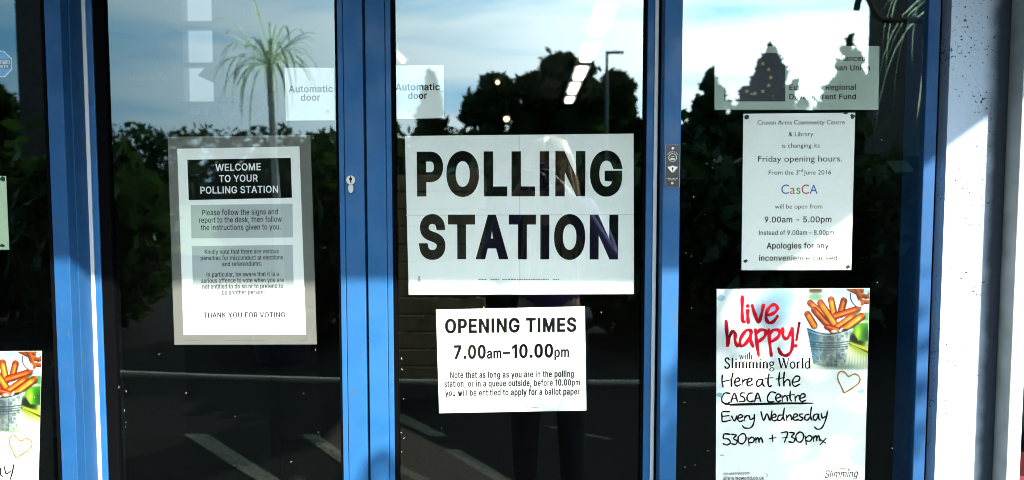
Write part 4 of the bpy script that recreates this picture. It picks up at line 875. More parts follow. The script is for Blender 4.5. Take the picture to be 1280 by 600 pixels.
HAND = {
 'Here at the': [[(52, 75), (50, 105), (55, 135)], [(105, 65), (98, 100), (98, 132)], [(52, 108), (100, 98)], [(112, 112), (135, 105), (138, 92), (122, 92), (113, 112), (122, 130), (145, 122)], [(152, 98), (155, 128)], [(155, 110), (165, 98), (176, 98)],
  [(176, 112), (197, 104), (198, 92), (184, 92), (175, 110), (182, 130), (204, 120)], [(252, 98), (232, 98), (222, 118), (230, 132), (248, 120), (254, 98)], [(254, 98), (254, 120), (262, 132)], [(285, 70), (280, 105), (285, 132), (298, 128)], [(265, 92), (302, 88)],
  [(338, 62), (334, 100), (338, 130)], [(322, 95), (362, 88)], [(362, 60), (358, 100), (360, 130)], [(360, 115), (375, 98), (388, 105), (390, 130)], [(402, 112), (432, 105), (438, 85), (418, 82), (402, 108), (412, 132), (440, 120)]],
 'Centre': [[(90, 168), (65, 165), (50, 185), (52, 210), (75, 218), (88, 212)], [(95, 212), (112, 165), (128, 210)], [(100, 195), (124, 192)], [(165, 165), (148, 165), (142, 178), (160, 188), (162, 205), (138, 208)], [(205, 165), (185, 168), (175, 190), (185, 208), (208, 205)],
  [(213, 210), (228, 165), (244, 208)], [(218, 192), (240, 190)], [(320, 165), (295, 160), (278, 185), (282, 208), (310, 208)], [(318, 192), (340, 186), (340, 172), (326, 172), (318, 190), (328, 208), (345, 202)], [(350, 178), (352, 208)], [(352, 190), (365, 178), (375, 185), (378, 206)],
  [(392, 155), (390, 190), (398, 206)], [(378, 178), (412, 172)], [(415, 180), (417, 206)], [(417, 190), (428, 178), (438, 180)], [(438, 192), (462, 186), (465, 172), (450, 170), (438, 190), (448, 208), (470, 200)], [(65, 222), (180, 219), (300, 216), (505, 216)], [(90, 226), (300, 220), (470, 218)]],
 'Every': [[(88, 258), (52, 260), (50, 285), (55, 308), (95, 300)], [(52, 282), (85, 278)], [(98, 280), (112, 305), (125, 278)], [(128, 292), (150, 286), (150, 275), (136, 276), (128, 295), (140, 308), (158, 300)], [(160, 278), (164, 305)], [(164, 290), (174, 278), (184, 280)], [(186, 278), (192, 298), (208, 290)], [(212, 272), (210, 310), (195, 338), (165, 340), (152, 328)],
  [(245, 258), (258, 302), (275, 268), (290, 302), (300, 255)], [(298, 290), (318, 284), (318, 272), (306, 274), (298, 292), (310, 304), (326, 298)], [(350, 275), (334, 278), (328, 298), (342, 302), (356, 285)], [(362, 240), (356, 280), (362, 302)], [(372, 275), (374, 302)], [(374, 288), (388, 274), (396, 284), (398, 300)],
  [(405, 288), (425, 282), (424, 270), (412, 272), (405, 290), (415, 302), (432, 296)], [(452, 270), (438, 272), (442, 284), (455, 290), (446, 302), (434, 300)]],
 'day': [[(485, 272), (468, 276), (464, 296), (478, 300), (490, 284)], [(498, 235), (492, 275), (498, 300)], [(530, 270), (512, 274), (506, 294), (520, 300), (534, 272)], [(534, 272), (534, 292), (542, 300)], [(546, 266), (552, 290), (566, 282)], [(578, 255), (568, 300), (550, 338), (528, 346), (512, 334)]],
 'times': [[(90, 372), (62, 370), (58, 392), (80, 395), (92, 412), (75, 425), (55, 418)], [(98, 372), (122, 375), (108, 393), (126, 405), (118, 422), (96, 418)], [(150, 368), (132, 385), (134, 412), (155, 418), (170, 395), (165, 372), (150, 368)], [(180, 388), (186, 430)], [(182, 400), (198, 386), (212, 395), (204, 412), (186, 412)],
  [(218, 388), (220, 415)], [(220, 400), (230, 388), (236, 412)], [(236, 400), (246, 388), (254, 414)], [(302, 375), (304, 408)], [(286, 394), (320, 388)], [(345, 365), (378, 362), (362, 412)], [(352, 390), (378, 386)], [(388, 362), (412, 366), (398, 384), (414, 394), (406, 412), (384, 408)], [(436, 360), (420, 378), (424, 404), (444, 410), (458, 386), (452, 364), (436, 360)],
  [(466, 380), (472, 424)], [(468, 392), (486, 378), (500, 388), (490, 406), (472, 404)], [(505, 380), (508, 408)], [(508, 392), (520, 378), (524, 404)], [(524, 392), (534, 378), (540, 404)], [(538, 395), (568, 415)], [(570, 392), (540, 424)]]}
HEART = [[(660, 165), (645, 130), (630, 98), (632, 68), (648, 56), (666, 64), (684, 82), (712, 70), (736, 84), (736, 112), (700, 142), (662, 164)]]
# old style serif capitals and small letters as thick and thin pieces: (kind, points...) on a unit x-height of .62
def serif_text(parent, name, s, x0, x1, base, cap_px, Y, m, tp):
    G = {'S': (.56, [('p', [(.44, .78), (.36, .95), (.2, .97), (.1, .8), (.2, .58), (.38, .42), (.46, .22), (.34, .03), (.16, .03), (.07, .2)], .09)]), 'l': (.3, [('v', .15, 0, 1.0)]), 'i': (.3, [('v', .15, 0, .62), ('d', .15, .86)]),
         'm': (.86, [('v', .13, 0, .62), ('p', [(.13, .48), (.27, .62), (.42, .54), (.43, .4)], .05), ('v', .43, 0, .5), ('p', [(.43, .48), (.57, .62), (.72, .54), (.73, .4)], .05), ('v', .73, 0, .5)]), 'n': (.56, [('v', .13, 0, .62), ('p', [(.13, .48), (.27, .62), (.42, .54), (.43, .4)], .05), ('v', .43, 0, .5)]),
         'g': (.5, [('p', [(.24, .62), (.1, .52), (.1, .36), (.24, .26), (.38, .36), (.38, .52), (.24, .62)], .07), ('p', [(.38, .58), (.48, .62)], .05), ('p', [(.16, .27), (.12, .14), (.36, .06), (.44, -.1), (.26, -.26), (.08, -.18), (.12, -.04), (.2, .02)], .05)]),
         'W': (.98, [('p', [(.08, .97), (.3, .02)], .1), ('p', [(.3, .02), (.5, .8)], .04), ('p', [(.46, .97), (.7, .02)], .1), ('p', [(.7, .02), (.92, .97)], .04), ('h', .0, .18, .97), ('h', .36, .56, .97), ('h', .84, 1.0, .97)]), 'o': (.54, [('p', [(.26, .62), (.1, .48), (.1, .16), (.26, 0), (.42, .16), (.42, .48), (.26, .62)], .075)]),
         'r': (.4, [('v', .13, 0, .62), ('p', [(.13, .44), (.24, .6), (.36, .58)], .07)]), 'd': (.56, [('v', .43, 0, 1.0), ('p', [(.43, .56), (.26, .62), (.1, .46), (.1, .14), (.24, 0), (.42, .1)], .07)]), ' ': (.26, []),
         'w': (.72, [('p', [(.06, .6), (.22, .02)], .08), ('p', [(.22, .02), (.36, .5)], .035), ('p', [(.34, .6), (.5, .02)], .08), ('p', [(.5, .02), (.66, .6)], .035)]), 't': (.34, [('v', .15, .04, .8), ('h', .03, .32, .6), ('p', [(.15, .08), (.22, 0), (.32, .06)], .05)]), 'h': (.56, [('v', .13, 0, 1.0), ('p', [(.13, .48), (.27, .62), (.42, .54), (.43, .4)], .05), ('v', .43, 0, .5)])}
    tot = sum(G[c][0] for c in s); sx = (x1 - x0) / tot; bm = bmesh.new(); pen = 0; cnt = [0]
    def quad(pts):
        cnt[0] += 1; y_ = Y - .00001 * (cnt[0] % 5)
        P = [at(*tp(x0 + (pen + a) * sx, base - b * cap_px), y_) for a, b in pts]; bm.faces.new([bm.verts.new(p) for p in P])
    for c in s:
        for e in G[c][1]:
            if e[0] == 'v':
                quad([(e[1] - .07, e[2]), (e[1] + .07, e[2]), (e[1] + .07, e[3]), (e[1] - .07, e[3])])
                if e[2] == 0: quad([(e[1] - .12, -.005), (e[1] + .12, -.005), (e[1] + .12, .04), (e[1] - .12, .04)])
            elif e[0] == 'h': quad([(e[1], e[2 + 1] - .025), (e[2], e[3] - .025), (e[2], e[3] + .02), (e[1], e[3] + .02)])
            elif e[0] == 'd': quad([(e[1] - .06, e[2] - .06), (e[1] + .06, e[2] - .06), (e[1] + .06, e[2] + .06), (e[1] - .06, e[2] + .06)])
            else:
                pts = smooth_line(e[1], 4)
                for a, b in zip(pts, pts[1:]):
                    d = np.array(b) - np.array(a); n_ = np.array((-d[1], d[0])) / (np.linalg.norm(d) + 1e-6) * (e[2] * 1.25 + .015) / 2; d = d / (np.linalg.norm(d) + 1e-6) * .01
                    quad([tuple(np.array(a) - n_ - d), tuple(np.array(b) - n_ + d), tuple(np.array(b) + n_ + d), tuple(np.array(a) + n_ - d)])
        pen += G[c][0]
    return obj(name, bm, m, parent)

RED = mat('red_print', (.36, .004, .012), .8, spec=.05, noise=(26, .75))
GOLD = mat('gold_print', (.34, .15, .012), .5)
BTACK = mat('pale_blue_tack', (.24, .46, .50), .7)
def club_poster(label, ox, oy, Y, k, corners, lines, low):
    """ox, oy, k: where the sheet lies in the photograph relative to the right hand one"""
    tp = lambda x, y_: ((x - 896) * k + 896 + ox, (y_ - 361) * k + 361 + oy)
    z6 = lambda x, y_: tp(890 + x / 6, 360 + y_ / 6); z4 = lambda x, y_: tp(890 + x / 4, 450 + y_ / 4)
    t = notice('food_club_poster', label, [tp(*c) for c in corners], Y); t['category'] = 'poster'; t['group'] = 'food club posters'
    picture_mesh(t, tp, Y - .0002)
    y_ = Y - .0006
    link('brush_lettering', pen_mesh('brush_lettering', BRUSH, .0062 * k, y_, z6), RED, t)
    serif_text(t, 'lettering', 'with', 924, 940.6, 449.3, 9.0, y_, INK, tp); serif_text(t, 'lettering', 'Slimming World', 905, 1013.8, 460.4, 13.2, y_, INK, tp)
    for n_ in lines: link('handwriting', pen_mesh('handwriting', HAND[n_], .0030, y_ - .0002, z4), INK, t)
    link('heart', pen_mesh('heart', HEART, .0027, y_, z4), GOLD, t)
    for q in low:
        p = tp(q[0], q[1]); tack(t, p[0], p[1], y_ - .0004, q[2], BTACK, q[3])
    return t, tp
CORN = [(896, 361.2), (1087, 360.2), (1080, 632), (894.6, 632)]
t, tp = club_poster('food club poster in full view with handwritten class times, right of the door post', 0, 0, NS, 1.0, CORN, list(HAND), ((901.5, 372.5, .0075, .8), (1082.5, 364.5, .0055, 1.0), (899.5, 493.5, .0060, .8), (1077, 489, .0055, .8), (902.5, 569, .0035, .5)))
y_ = NS - .0006
lettering(t, 'small_text', [('visit the website for delicious recipes', .004, .002, 903.5, 594, 937, 592.8, 3.6, .2)], y_, INK)
lettering(t, 'small_text', [('slimmingworld.co.uk', .02, .012, 904, 600, 955, 599.6, 4.4)], y_, INK)
lettering(t, 'logo_lettering', [('Slimming', .008, .004, 1030.5, 597.5, 1071.5, 596.5, 9.5, .22)], y_, INK)
lettering(t, 'logo_lettering', [('WORLD', .01, .005, 1034, 605, 1064, 604.6, 4.5)], y_, RED)
link('logo_arc', pen_mesh('logo_arc', [[(590, 562), (620, 548), (655, 542), (690, 548)]], .0012, y_, lambda x, v: (890 + x / 4, 450 + v / 4)), RED, t)
bm = bmesh.new(); 
link('pen_mark', pen_mesh('pen_mark', [[(268, 568), (279, 574), (272, 586)]], .0008, y_, lambda x, v: (890 + x / 4, 450 + v / 4)), INK, t)
t, tp = club_poster('food club poster cut off by the left picture edge', -1038.5, 78.5, NL, 1.02, CORN, ['Here at the', 'Centre'], ((1082.5, 364.5, .0055, 1.0), (1080, 474, .0052, .8)))
link('handwriting', pen_mesh('handwriting', HAND['day'], .0028, NL - .0008, lambda x, v: (-10 + (x - 506) / 2.6, 586 + (v - 274) / 2.6)), INK, t)

t = notice('notice_sheet', 'pale green notice with dark tack marks at the left picture edge', [(-128, 220), (7.5, 220), (11.5, 312), (-126, 312)], NL, mat('green_paper', (.50, .60, .40), .7))
for q in ((3.5, 223.5, 1.0), (3, 307, .6)): tack(t, q[0], q[1], NL - .0002, .0050, TACK, q[2])
p = at(-1, 80, JY + .0186)
t = thing('security_sticker', 'blue eight sided security sticker on the left glass panel', 'sticker', p)
def octo(r): return [(p.x + r * math.cos(R(22.5 + 45 * k)), p.z + r * math.sin(R(22.5 + 45 * k))) for k in range(8)]
RS = .0262
obj('sheet', prism(bmesh.new(), octo(RS), p.y, p.y + .0002), mat('blue_sticker', (.03, .09, .28), .5), t)
e = bmesh.new(); o_, i_ = octo(RS * .995), octo(RS * .93)
for k in range(8): e.faces.new([e.verts.new((q[0], p.y - .0002, q[1])) for q in (o_[k], o_[(k + 1) % 8], i_[(k + 1) % 8], i_[k])])
obj('border', e, mat('pale_border', (.55, .58, .62), .5), t)
obj('band', bx(p.x - RS * .86, p.x + RS * .86, p.y - .0003, p.y - .00015, p.z - .0090, p.z + .0090), INK, t)
lettering(t, 'lettering', [('mann', .012, .008, -1, 80.0, 12.0, 80.0, 6), ('SECURITY', .006, .004, -13, 85.2, 10.5, 85.2, 3.6)], p.y - .0005, mat('pink_print', (.75, .50, .45), .6))
# ------------------------------------------------------------------ what stands outdoors and shows in the glass
def crown(blobs, n, size, seed, m_light=0):
    """many leaf sized faces through the volume of uneven clumps"""
    rnd = random.Random(seed); bm = bmesh.new()
    tot = sum(b[3] * b[4] for b in blobs)
    for cx, cy, cz, rx, rz in blobs:
        for _ in range(int(n * rx * rz / tot)):
            while True:
                u = Vector((rnd.uniform(-1, 1), rnd.uniform(-1, 1), rnd.uniform(-1, 1)))
                if u.length < 1: break
            if u.length < .45 and rnd.random() < .6: u = u.normalized() * (rnd.uniform(.5, 1.1) if rnd.random() < .85 else rnd.uniform(1.1, 1.6))
            c = Vector((cx + u.x * rx, cy + u.y * rx, cz + u.z * rz))
            a = Vector((rnd.gauss(0, 1), rnd.gauss(0, 1), rnd.gauss(0, 1))).normalized(); b = a.orthogonal().normalized(); s = size * rnd.uniform(.6, 1.5)
            bm.faces.new([bm.verts.new(c + a * s), bm.verts.new(c + b * s * .55), bm.verts.new(c - a * s), bm.verts.new(c - b * s * .55)])
    me = bpy.data.meshes.new('crown'); bm.to_mesh(me); bm.free(); return me
def tree(label, px, top, halfpx, L, seed, kind='broad', group=None, base_px=None):
    p = mirrored(px, top, L); sc = (L + DIST) / F
    w, h = halfpx * sc * (2.0 if kind == 'cone' else 1.15), p.z
    t = thing('conifer_tree' if kind == 'cone' else 'broadleaf_tree', label, 'tree', (p.x, -L, 0), group)
    rnd = random.Random(seed); bl = []
    if kind == 'cone':
        for i in range(420):
            q = 1 - rnd.random() ** .6; a = rnd.uniform(0, 6.28); r = w * (1 - q) ** 1.05 * (1 + .16 * math.sin(3 * a + seed + q * 9)) + .05
            rr = r * rnd.uniform(.35, 1.0); k = .09 + .12 * w * (1 - q)
            bl.append((p.x + rr * math.cos(a), -L + rr * math.sin(a), h * (.03 + .95 * q), k, k * 1.1))
    else:
        for k in range(70):
            a = rnd.uniform(0, 6.28); q = rnd.uniform(0, 1) ** .8; v = rnd.uniform(.32, .9)
            lim = math.sin(math.pi * min(1, max(.08, (v - .1) / .95)) ** .8) ** .6
            r = w * rnd.uniform(.10, .26)
            bl.append((p.x + (w - r) * q * lim * math.cos(a), -L + (w - r) * q * lim * math.sin(a), h * v, r, r * rnd.uniform(.7, 1)))
        bl.append((p.x, -L, h * .93, w * .3, h * .07))
    link('crown', crown(bl, 16000 if kind == 'cone' else 10000, .24 * L / 38, seed), DLEAF, t)
    tr = bmesh.new(); tube(tr, [(p.x, -L, 0), (p.x + .05, -L, h * .3), (p.x, -L, h * .75)], [w * .09, w * .07, w * .02])
    for k in range(5):
        a = k * 1.3; z = h * (.25 + .08 * k); tube(tr, [(p.x, -L, z), (p.x + w * .5 * math.cos(a), -L + w * .5 * math.sin(a), z + h * .18)], [w * .035, w * .01], 6)
    obj('trunk', tr, BARK, t)
    return t
TG = 'trees across the lawn, seen reflected in the glass'
tree('broad dark tree reflected at the left in the middle door', 618, 92, 52, 36, 1)
tree('tallest rounded dark tree reflected in the middle door', 703, 66, 62, 37, 2)
tree('round dark tree reflected beside the lamp post', 768, 88, 38, 38, 3)
tree('slim pointed tree reflected behind the pale door sticker', 538, 84, 20, 36, 4, 'cone')
tree('shorter pointed conifer reflected beside the blue door post', 888, 84, 44, 36, 5, 'cone')
tree('tall pointed conifer reflected in the dark flag of the funding sticker', 963, 46, 48, 36, 6, 'cone')
tree('tall pointed conifer reflected at the right of the funding sticker', 1062, 42, 48, 36, 7, 'cone')
tree('tree reflected at the left picture edge', -8, 104, 40, 36, 8)
def hedge(label, px0, px1, top, L, seed, n):
    a, b = mirrored(px0, top, L), mirrored(px1, top, L); rnd = random.Random(seed)
    t = thing('hedge', label, 'hedge', ((a.x + b.x) / 2, -L, 0)); bl = []
    x = a.x
    while x < b.x:
        r = rnd.uniform(1.0, 1.9) * (1 if L > 20 else .45); hh = a.z * rnd.uniform(.84, 1.0)
        bl.append((x, -L + rnd.uniform(-.5, .5), hh * .5, r, hh * .5)); x += r * .8
    link('foliage', crown(bl, n, .24 if L > 20 else .10, seed), DLEAF, t)
    obj('stem', tube(bmesh.new(), [(a.x, -L, .5), (b.x, -L, .5)], .4 if L > 20 else .2), BARK, t)
hedge('long dark hedge along the far side of the lawn, reflected low in the panes', -520, 1560, 150, 44, 21, 26000)
hedge('lower clipped hedge in front of the long one', 460, 1010, 168, 40, 22, 9000)

hedge('low dark hedge added to shade the forecourt, right of its gap', 402, 1500, 172, 6.5, 23, 22000)  # both low hedges are added to keep the forecourt in shade
hedge('low dark hedge added to shade the forecourt, left of its gap', -700, 176, 172, 6.5, 24, 16000)

t = thing('added_wing', 'dark brick wing added to shade the forecourt, a black band at the right edge', 'building', (5.5, -6, 0))  # added wing, sized to shade the forecourt and leave the doors in sun
BRK = mat('dark_brick', (.05, .035, .03), .85, noise=(14, .5))
obj('wall', bx(5.2, 9.5, -7.2, -2.2, 0, 3.05), BRK, t)  # wall of the wing added for shade
obj('added_end_block', bx(5.195, 9.5, -12.0, -7.202, 0, 4.7), BRK, t)
for z, y0, y1 in ((3.052, -7.2, -2.15), (4.702, -12.05, -7.15)): obj('coping', bx(5.15, 9.55, y0, y1, z, z + .09, bev=.01), mat('kerb_stone', (0.3, 0.29, 0.27), 0.8), t)
for y_ in (-3.6, -5.8):
    f_ = obj('window', bx(5.175, 5.199, y_ - .5, y_ + .5, 1.0, 2.2, bev=.004), WHITE, t); obj('pane', bx(5.165, 5.174, y_ - .44, y_ + .44, 1.06, 2.14), MATS['black_panel'], f_)
_n, _l = DLEAF.node_tree.nodes, DLEAF.node_tree.links       # a little sun comes through the leaves
_t = _n.new('ShaderNodeBsdfTranslucent'); _t.inputs['Color'].default_value = (.07, .15, .02, 1); _m = _n.new('ShaderNodeMixShader'); _m.inputs[0].default_value = .10
_l.new(_n['Principled BSDF'].outputs[0], _m.inputs[1]); _l.new(_t.outputs[0], _m.inputs[2]); _l.new(_m.outputs[0], _n['Material Output'].inputs['Surface'])

# lamp post
p = mirrored(759, 66, 30)
t = thing('street_lamp', 'slim street lamp reflected beside the dark tree', 'street lamp', (p.x, -30, 0))
LAMPM = mat('lamp_grey', (.10, .11, .11), .5, .3)
obj('pole', tube(bmesh.new(), [(p.x, -30, 0), (p.x, -30, 3), (p.x, -30, p.z)], [.09, .07, .05]), LAMPM, t)
obj('lantern', bx(p.x - .05, p.x + .62, -30.1, -29.9, p.z - .02, p.z + .07, bev=.02), LAMPM, t)

# dark piers that cut the sky off at the outer edges
def pier(label, px0, px1, L, h):
    a, b = mirrored(px0, 225, L).x, mirrored(px1, 225, L).x
    t = thing('brick_pier', label, 'pier', ((a + b) / 2, -L - .25, 0))
    obj('shaft', bx(a, b, -L - .5, -L, 0, h, bev=.01), mat('dark_brick', (.05, .035, .03), .85, noise=(14, .5)), t)
    obj('cap', bx(a - .05, b + .05, -L - .55, -L + .05, h + .001, h + .12, bev=.015), mat('kerb_stone', (0.3, 0.29, 0.27), 0.8), t)
pier('tall dark brick pier reflected beside the left blue jamb', 35, 92, 8.0, 5.2)

# a small clipped tree beside the porch: its leaves dapple the lower posters
t = thing('bay_tree', 'small potted bay tree beside the porch whose leaves dapple the food poster', 'tree', (2.42, -2.6, 0))
link('crown', crown([(2.42 + .17 * math.cos(k * 2.4) * (k % 3) / 2, -2.6 + .17 * math.sin(k * 2.4) * (k % 3) / 2, 2.45 + .2 * math.sin(k * 1.7), .12, .11) for k in range(14)], 420, .032, 90), LEAF, t)
obj('trunk', tube(bmesh.new(), [(2.42, -2.6, .35), (2.43, -2.6, 1.4), (2.42, -2.6, 2.5)], [.02, .016, .008], 8), BARK, t)
obj('tub', tube(bmesh.new(), [(2.42, -2.6, 0), (2.42, -2.6, .38)], [.17, .22], 18), mat('terracotta', (.28, .12, .06), .8), t)

# slatted timber screen
L = 3.94
sx0, sx1 = -1.08, mirrored(606, 300, L).x
t = thing('slatted_screen', 'brown boarded timber screen reflected left of the large poster', 'screen', ((sx0 + sx1) / 2, -L, 0))
for k in range(12):
    obj('board', bx(sx0, sx1, -L - .02, -L, .09 + k * .117, .09 + k * .117 + .104, bev=.004), TIMBER, t)
for x in (sx0 + .05, sx1 - .12): obj('post', bx(x, x + .07, -L - .09, -L - .021, 0, 1.53, bev=.004), TIMBER, t)

# rope on posts
L = 2.25
def twisted(path_fn, n, r, R_, turns):
    bm = bmesh.new()
    for s in range(3):
        pts = []
        for i in range(n + 1):
            q = i / n; c = path_fn(q); a = 2 * math.pi * (turns * q + s / 3); pts.append(c + Vector((0, math.cos(a) * R_, math.sin(a) * R_)))
        tube(bm, pts, r, 5)
    return bm
r0, r1 = mirrored(98, 467, L), mirrored(905, 480, L)
t = thing('rope_barrier', 'low twisted pale rope strung between two short posts, reflected across the doors', 'rope barrier', (r0.x, -L, 0))
obj('rope', twisted(lambda q: r0.lerp(r1, q) - Vector((0, 0, .02 * math.sin(math.pi * q))), 900, .0062, .0092, 44), mat('pale_rope', (.40, .38, .31), .9), t)
for x, z in ((r0.x - .03, r0.z), (r1.x + .03, r1.z)): obj('post', tube(bmesh.new(), [(x, -L, 0), (x, -L, z + .06), (x, -L, z + .08)], [.03, .03, .022], 12), mat('post_black', (.015, .015, .015), .5), t)

# strap leaved plants: the sun shines through the leaves
STRAP = mat('strap_leaf', (.12, .18, .07), .45)
_n, _l = STRAP.node_tree.nodes, STRAP.node_tree.links
_t = _n.new('ShaderNodeBsdfTranslucent'); _t.inputs['Color'].default_value = (.62, .74, .50, 1); _m = _n.new('ShaderNodeMixShader'); _m.inputs[0].default_value = .8
_l.new(_n['Principled BSDF'].outputs[0], _m.inputs[1]); _l.new(_t.outputs[0], _m.inputs[2]); _l.new(_m.outputs[0], _n['Material Output'].inputs['Surface'])

def cordyline(label, x, y, z, r, n, seed, extra=(), tilt=None):
    rnd = random.Random(seed); t = thing('cordyline_palm', label, 'plant', (x, y, 0)); bm = bmesh.new()
    for k in range(n):
        a = rnd.uniform(0, 6.28)
        strap_leaf(bm, (x, y, z), (math.cos(a), math.sin(a), 0), r * rnd.uniform(.7, 1.05), .011, rnd.uniform(.5, 1.5), rnd.uniform(.0, 1.4))
    for e in extra: strap_leaf(bm, *e)
    obj('foliage', bm, STRAP, t)
    obj('trunk', tube(bmesh.new(), [(x + .06, y, 0.3), (x + .03, y, z * .5), (x, y, z + .05)], [.045, .03, .024], 10), mat('pale_bark', (.42, .40, .34), .9, noise=(30, .3, .2)), t)
    obj('tub', tube(bmesh.new(), [(x + .06, y, 0), (x + .06, y, .38), (x + .06, y, .40)], [.20, .26, .25], 20), mat('glazed_tub', (.03, .035, .05), .3), t)
p = mirrored(336, 80, 5.0)
cordyline('tall cordyline palm in a tub reflected in the left door', p.x, p.y, p.z, .58, 60, 31)
cordyline('cordyline palm in a tub whose leaves reflect at the right edge and shade the posters', 2.02, -2.35, 2.28, .66, 54, 32)
mo = bpy.data.objects['cordyline_palm.001']
pts = []
for q in ((793, 668), (700, 640), (600, 640), (540, 640), (512, 622), (496, 592), (487, 577), (478, 571), (469, 574), (462, 588), (458, 612)):
    s_ = at(q[0], q[1], 0); pts.append((s_.x + math.tan(SUN_AZ) * 2.2, -2.2, s_.z + KP * 2.2))
pts = [(2.02, -2.35, 2.28)] + pts[1:]
obj('leaf', tube(bmesh.new(), smooth_line(pts, 4), .014, 6), BARK, mo)

# sun stripes on the forecourt, put in as bars of paler colour
SUN_STRIPE = mat('sun_stripe_tone', (.085, .078, .045), .9, noise=(45, .9))
for (ax, ay), (bx_, by), w in (((258, 545), (430, 655), 13), ((395, 545), (470, 600), 9), ((505, 520), (560, 548), 10), ((575, 565), (700, 640), 9), ((500, 585), (540, 604), 8), ((690, 535), (770, 552), 5)):
    q = []
    for x, y_ in ((ax, ay), (bx_, by), (bx_ - w * 2.4, by), (ax - w * 2.4, ay)):
        d = CAM_R @ Vector(((x - 640) / F, -(y_ - 300) / F, -1)); tt = -EYE / d.z; q.append((d.x * tt, -(d.y * tt - DIST), .004))
    bm = bmesh.new(); bm.faces.new([bm.verts.new(v) for v in q]); tag(obj('sun_stripe', bm, SUN_STRIPE), kind='structure')
# ------------------------------------------------------------------ the photographer, seen reflected in the glass
def skin(name, nodes, edges, m, parent, sub=2, root=0):
    me = bpy.data.meshes.new(name); me.from_pydata([n[:3] for n in nodes], edges, [])
    o = bpy.data.objects.new(name, me); COL.objects.link(o)
    md = o.modifiers.new('skin', 'SKIN'); md.use_smooth_shade = True
    for i, v in enumerate(me.skin_vertices[0].data):
        r = nodes[i][3]; v.radius = r if isinstance(r, tuple) else (r, r); v.use_root = i == root
    o.modifiers.new('sub', 'SUBSURF').levels = sub
    dg = bpy.context.evaluated_depsgraph_get()
    res = bpy.data.meshes.new_from_object(o.evaluated_get(dg)); bpy.data.objects.remove(o)
    res.name = name; res.materials.clear()
    return link(name, res, m, parent)
PX, PYY = 0.05, -2.0
SKINM = mat('skin', (.50, .30, .22), .5); JACK = mat('purple_jacket', (.07, .04, .20), .8, noise=(40, .15)); TROU = mat('dark_trousers', (.02, .022, .03), .85); HAIR = mat('blonde_hair', (.50, .33, .13), .38)
t = thing('person', 'person with long blonde hair and purple jacket photographing the doors, reflected on the large poster', 'person', (PX, PYY, 0))
N, E_ = [], []
def nd(x, y, z, r, link_to=None):
    N.append((PX + x, PYY + y, z, r)); i = len(N) - 1
    if link_to is not None: E_.append((link_to, i))
    return i
pel = nd(0, 0, .86, (.145, .10)); wai = nd(0, 0, 1.03, (.115, .085), pel); che = nd(0, .0, 1.22, (.145, .095), wai); nec = nd(0, .02, 1.36, .05, che)
jaw = nd(0, .05, 1.43, (.058, .062), nec); hed = nd(0, .045, 1.50, (.072, .088), jaw); top = nd(0, .04, 1.565, (.06, .07), hed)
nos = nd(0, .135, 1.475, .010, hed)
for s in (-1, 1):
    sh = nd(s * .165, .0, 1.315, .05, che); el = nd(s * .25, .10, 1.10, .038, sh); wr = nd(s * .105 - .03, .25, 1.385, .026, el); pa = nd(s * .078 - .035, .275, 1.425, (.036, .018), wr)
    for k, (l_, zz) in enumerate(((.034, .03), (.040, .012), (.037, -.006), (.028, -.024))):
        f1 = nd(s * .060 - .04, .305, 1.43 + zz, .0085, pa); f2 = nd(s * (.060 - l_ * .6) - .04, .315, 1.432 + zz, .008, f1); nd(s * (.060 - l_) - .04, .305, 1.43 + zz, .007, f2)
    th = nd(s * .055 - .035, .262, 1.40, .010, pa); nd(s * .03 - .038, .262, 1.395, .0085, th)
    hp = nd(s * .085, 0, .80, .082, pel); kn = nd(s * .10, .015, .45, .055, hp); an = nd(s * .105, -.01, .09, .036, kn); nd(s * .115, .12, .035, (.035, .025), an)
body = skin('body', N, E_, SKINM, t)
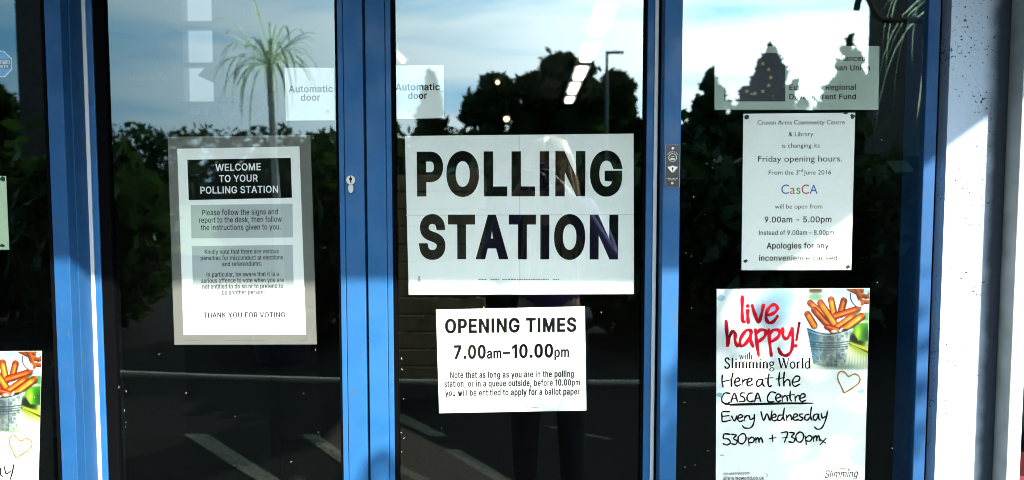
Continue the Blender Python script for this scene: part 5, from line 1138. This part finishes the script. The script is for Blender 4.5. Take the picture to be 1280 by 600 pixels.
def shell(name, ids, add, m):
    mp_ = {k: i for i, k in enumerate(ids)}
    nn = [(*N[k][:3], tuple(q + add for q in (N[k][3] if isinstance(N[k][3], tuple) else (N[k][3],) * 2))) for k in ids]
    return skin(name, nn, [(mp_[a], mp_[b]) for a, b in E_ if a in mp_ and b in mp_], m, t)
arm_ids = [i for i, n in enumerate(N) if n[3] in (.05, .038, .026) and i > nos]
shell('jacket', [pel, wai, che] + arm_ids, .022, JACK)
leg_ids = [i for i, n in enumerate(N) if n[3] in (.082, .055, .036)]
shell('trousers', [pel] + leg_ids, .018, TROU)
for s in (-1, 1): 
    bm = bmesh.new(); box(bm, PX + s * .112 - .05, PX + s * .112 + .05, PYY - .07, PYY + .17, 0.001, .085, bev=.03); obj('shoe', bm, TROU, t, True)
rnd = random.Random(11); bm = bmesh.new()
hc = Vector((PX, PYY + .035, 1.515))
for k in range(150):
    a = rnd.uniform(.35, 2 * math.pi - .35) + math.pi / 2; c_, s_ = math.cos(a), math.sin(a)     # a gap at the face
    ln = rnd.uniform(.26, .44); w = rnd.uniform(-.02, .02)
    pts = [hc + Vector((0.01 * c_, 0.012 * s_, .112)), hc + Vector((.06 * c_, .075 * s_, .09)), hc + Vector((.092 * c_, .108 * s_, .02)), hc + Vector((.098 * c_ + w, .108 * s_, -.09)), hc + Vector((.115 * c_ + w, .10 * s_, -.20)), hc + Vector((.13 * c_ + w * 2, .095 * s_ + .01, -.06 - ln))]
    tube(bm, [tuple(q) for q in pts], [.010, .014, .015, .014, .011, .003], 5)
obj('hair', bm, HAIR, t, True)
ct = thing('camera_body', 'black camera held up by the reflected person', 'camera', (0.0, -1.70, 1.40)); ct['category'] = 'camera'
b_ = bx(-.07, .07, -1.735, -1.685, 1.405, 1.49, bev=.008); box(b_, -.025, .025, -1.73, -1.69, 1.491, 1.515, bev=.006)
obj('housing', b_, MATS['black_panel'], ct)
obj('lens', tube(bmesh.new(), [(0, -1.684, 1.45), (0, -1.65, 1.45), (0, -1.645, 1.45), (0, -1.622, 1.45)], [.034, .034, .031, .031], 24), MATS['black_panel'], ct)
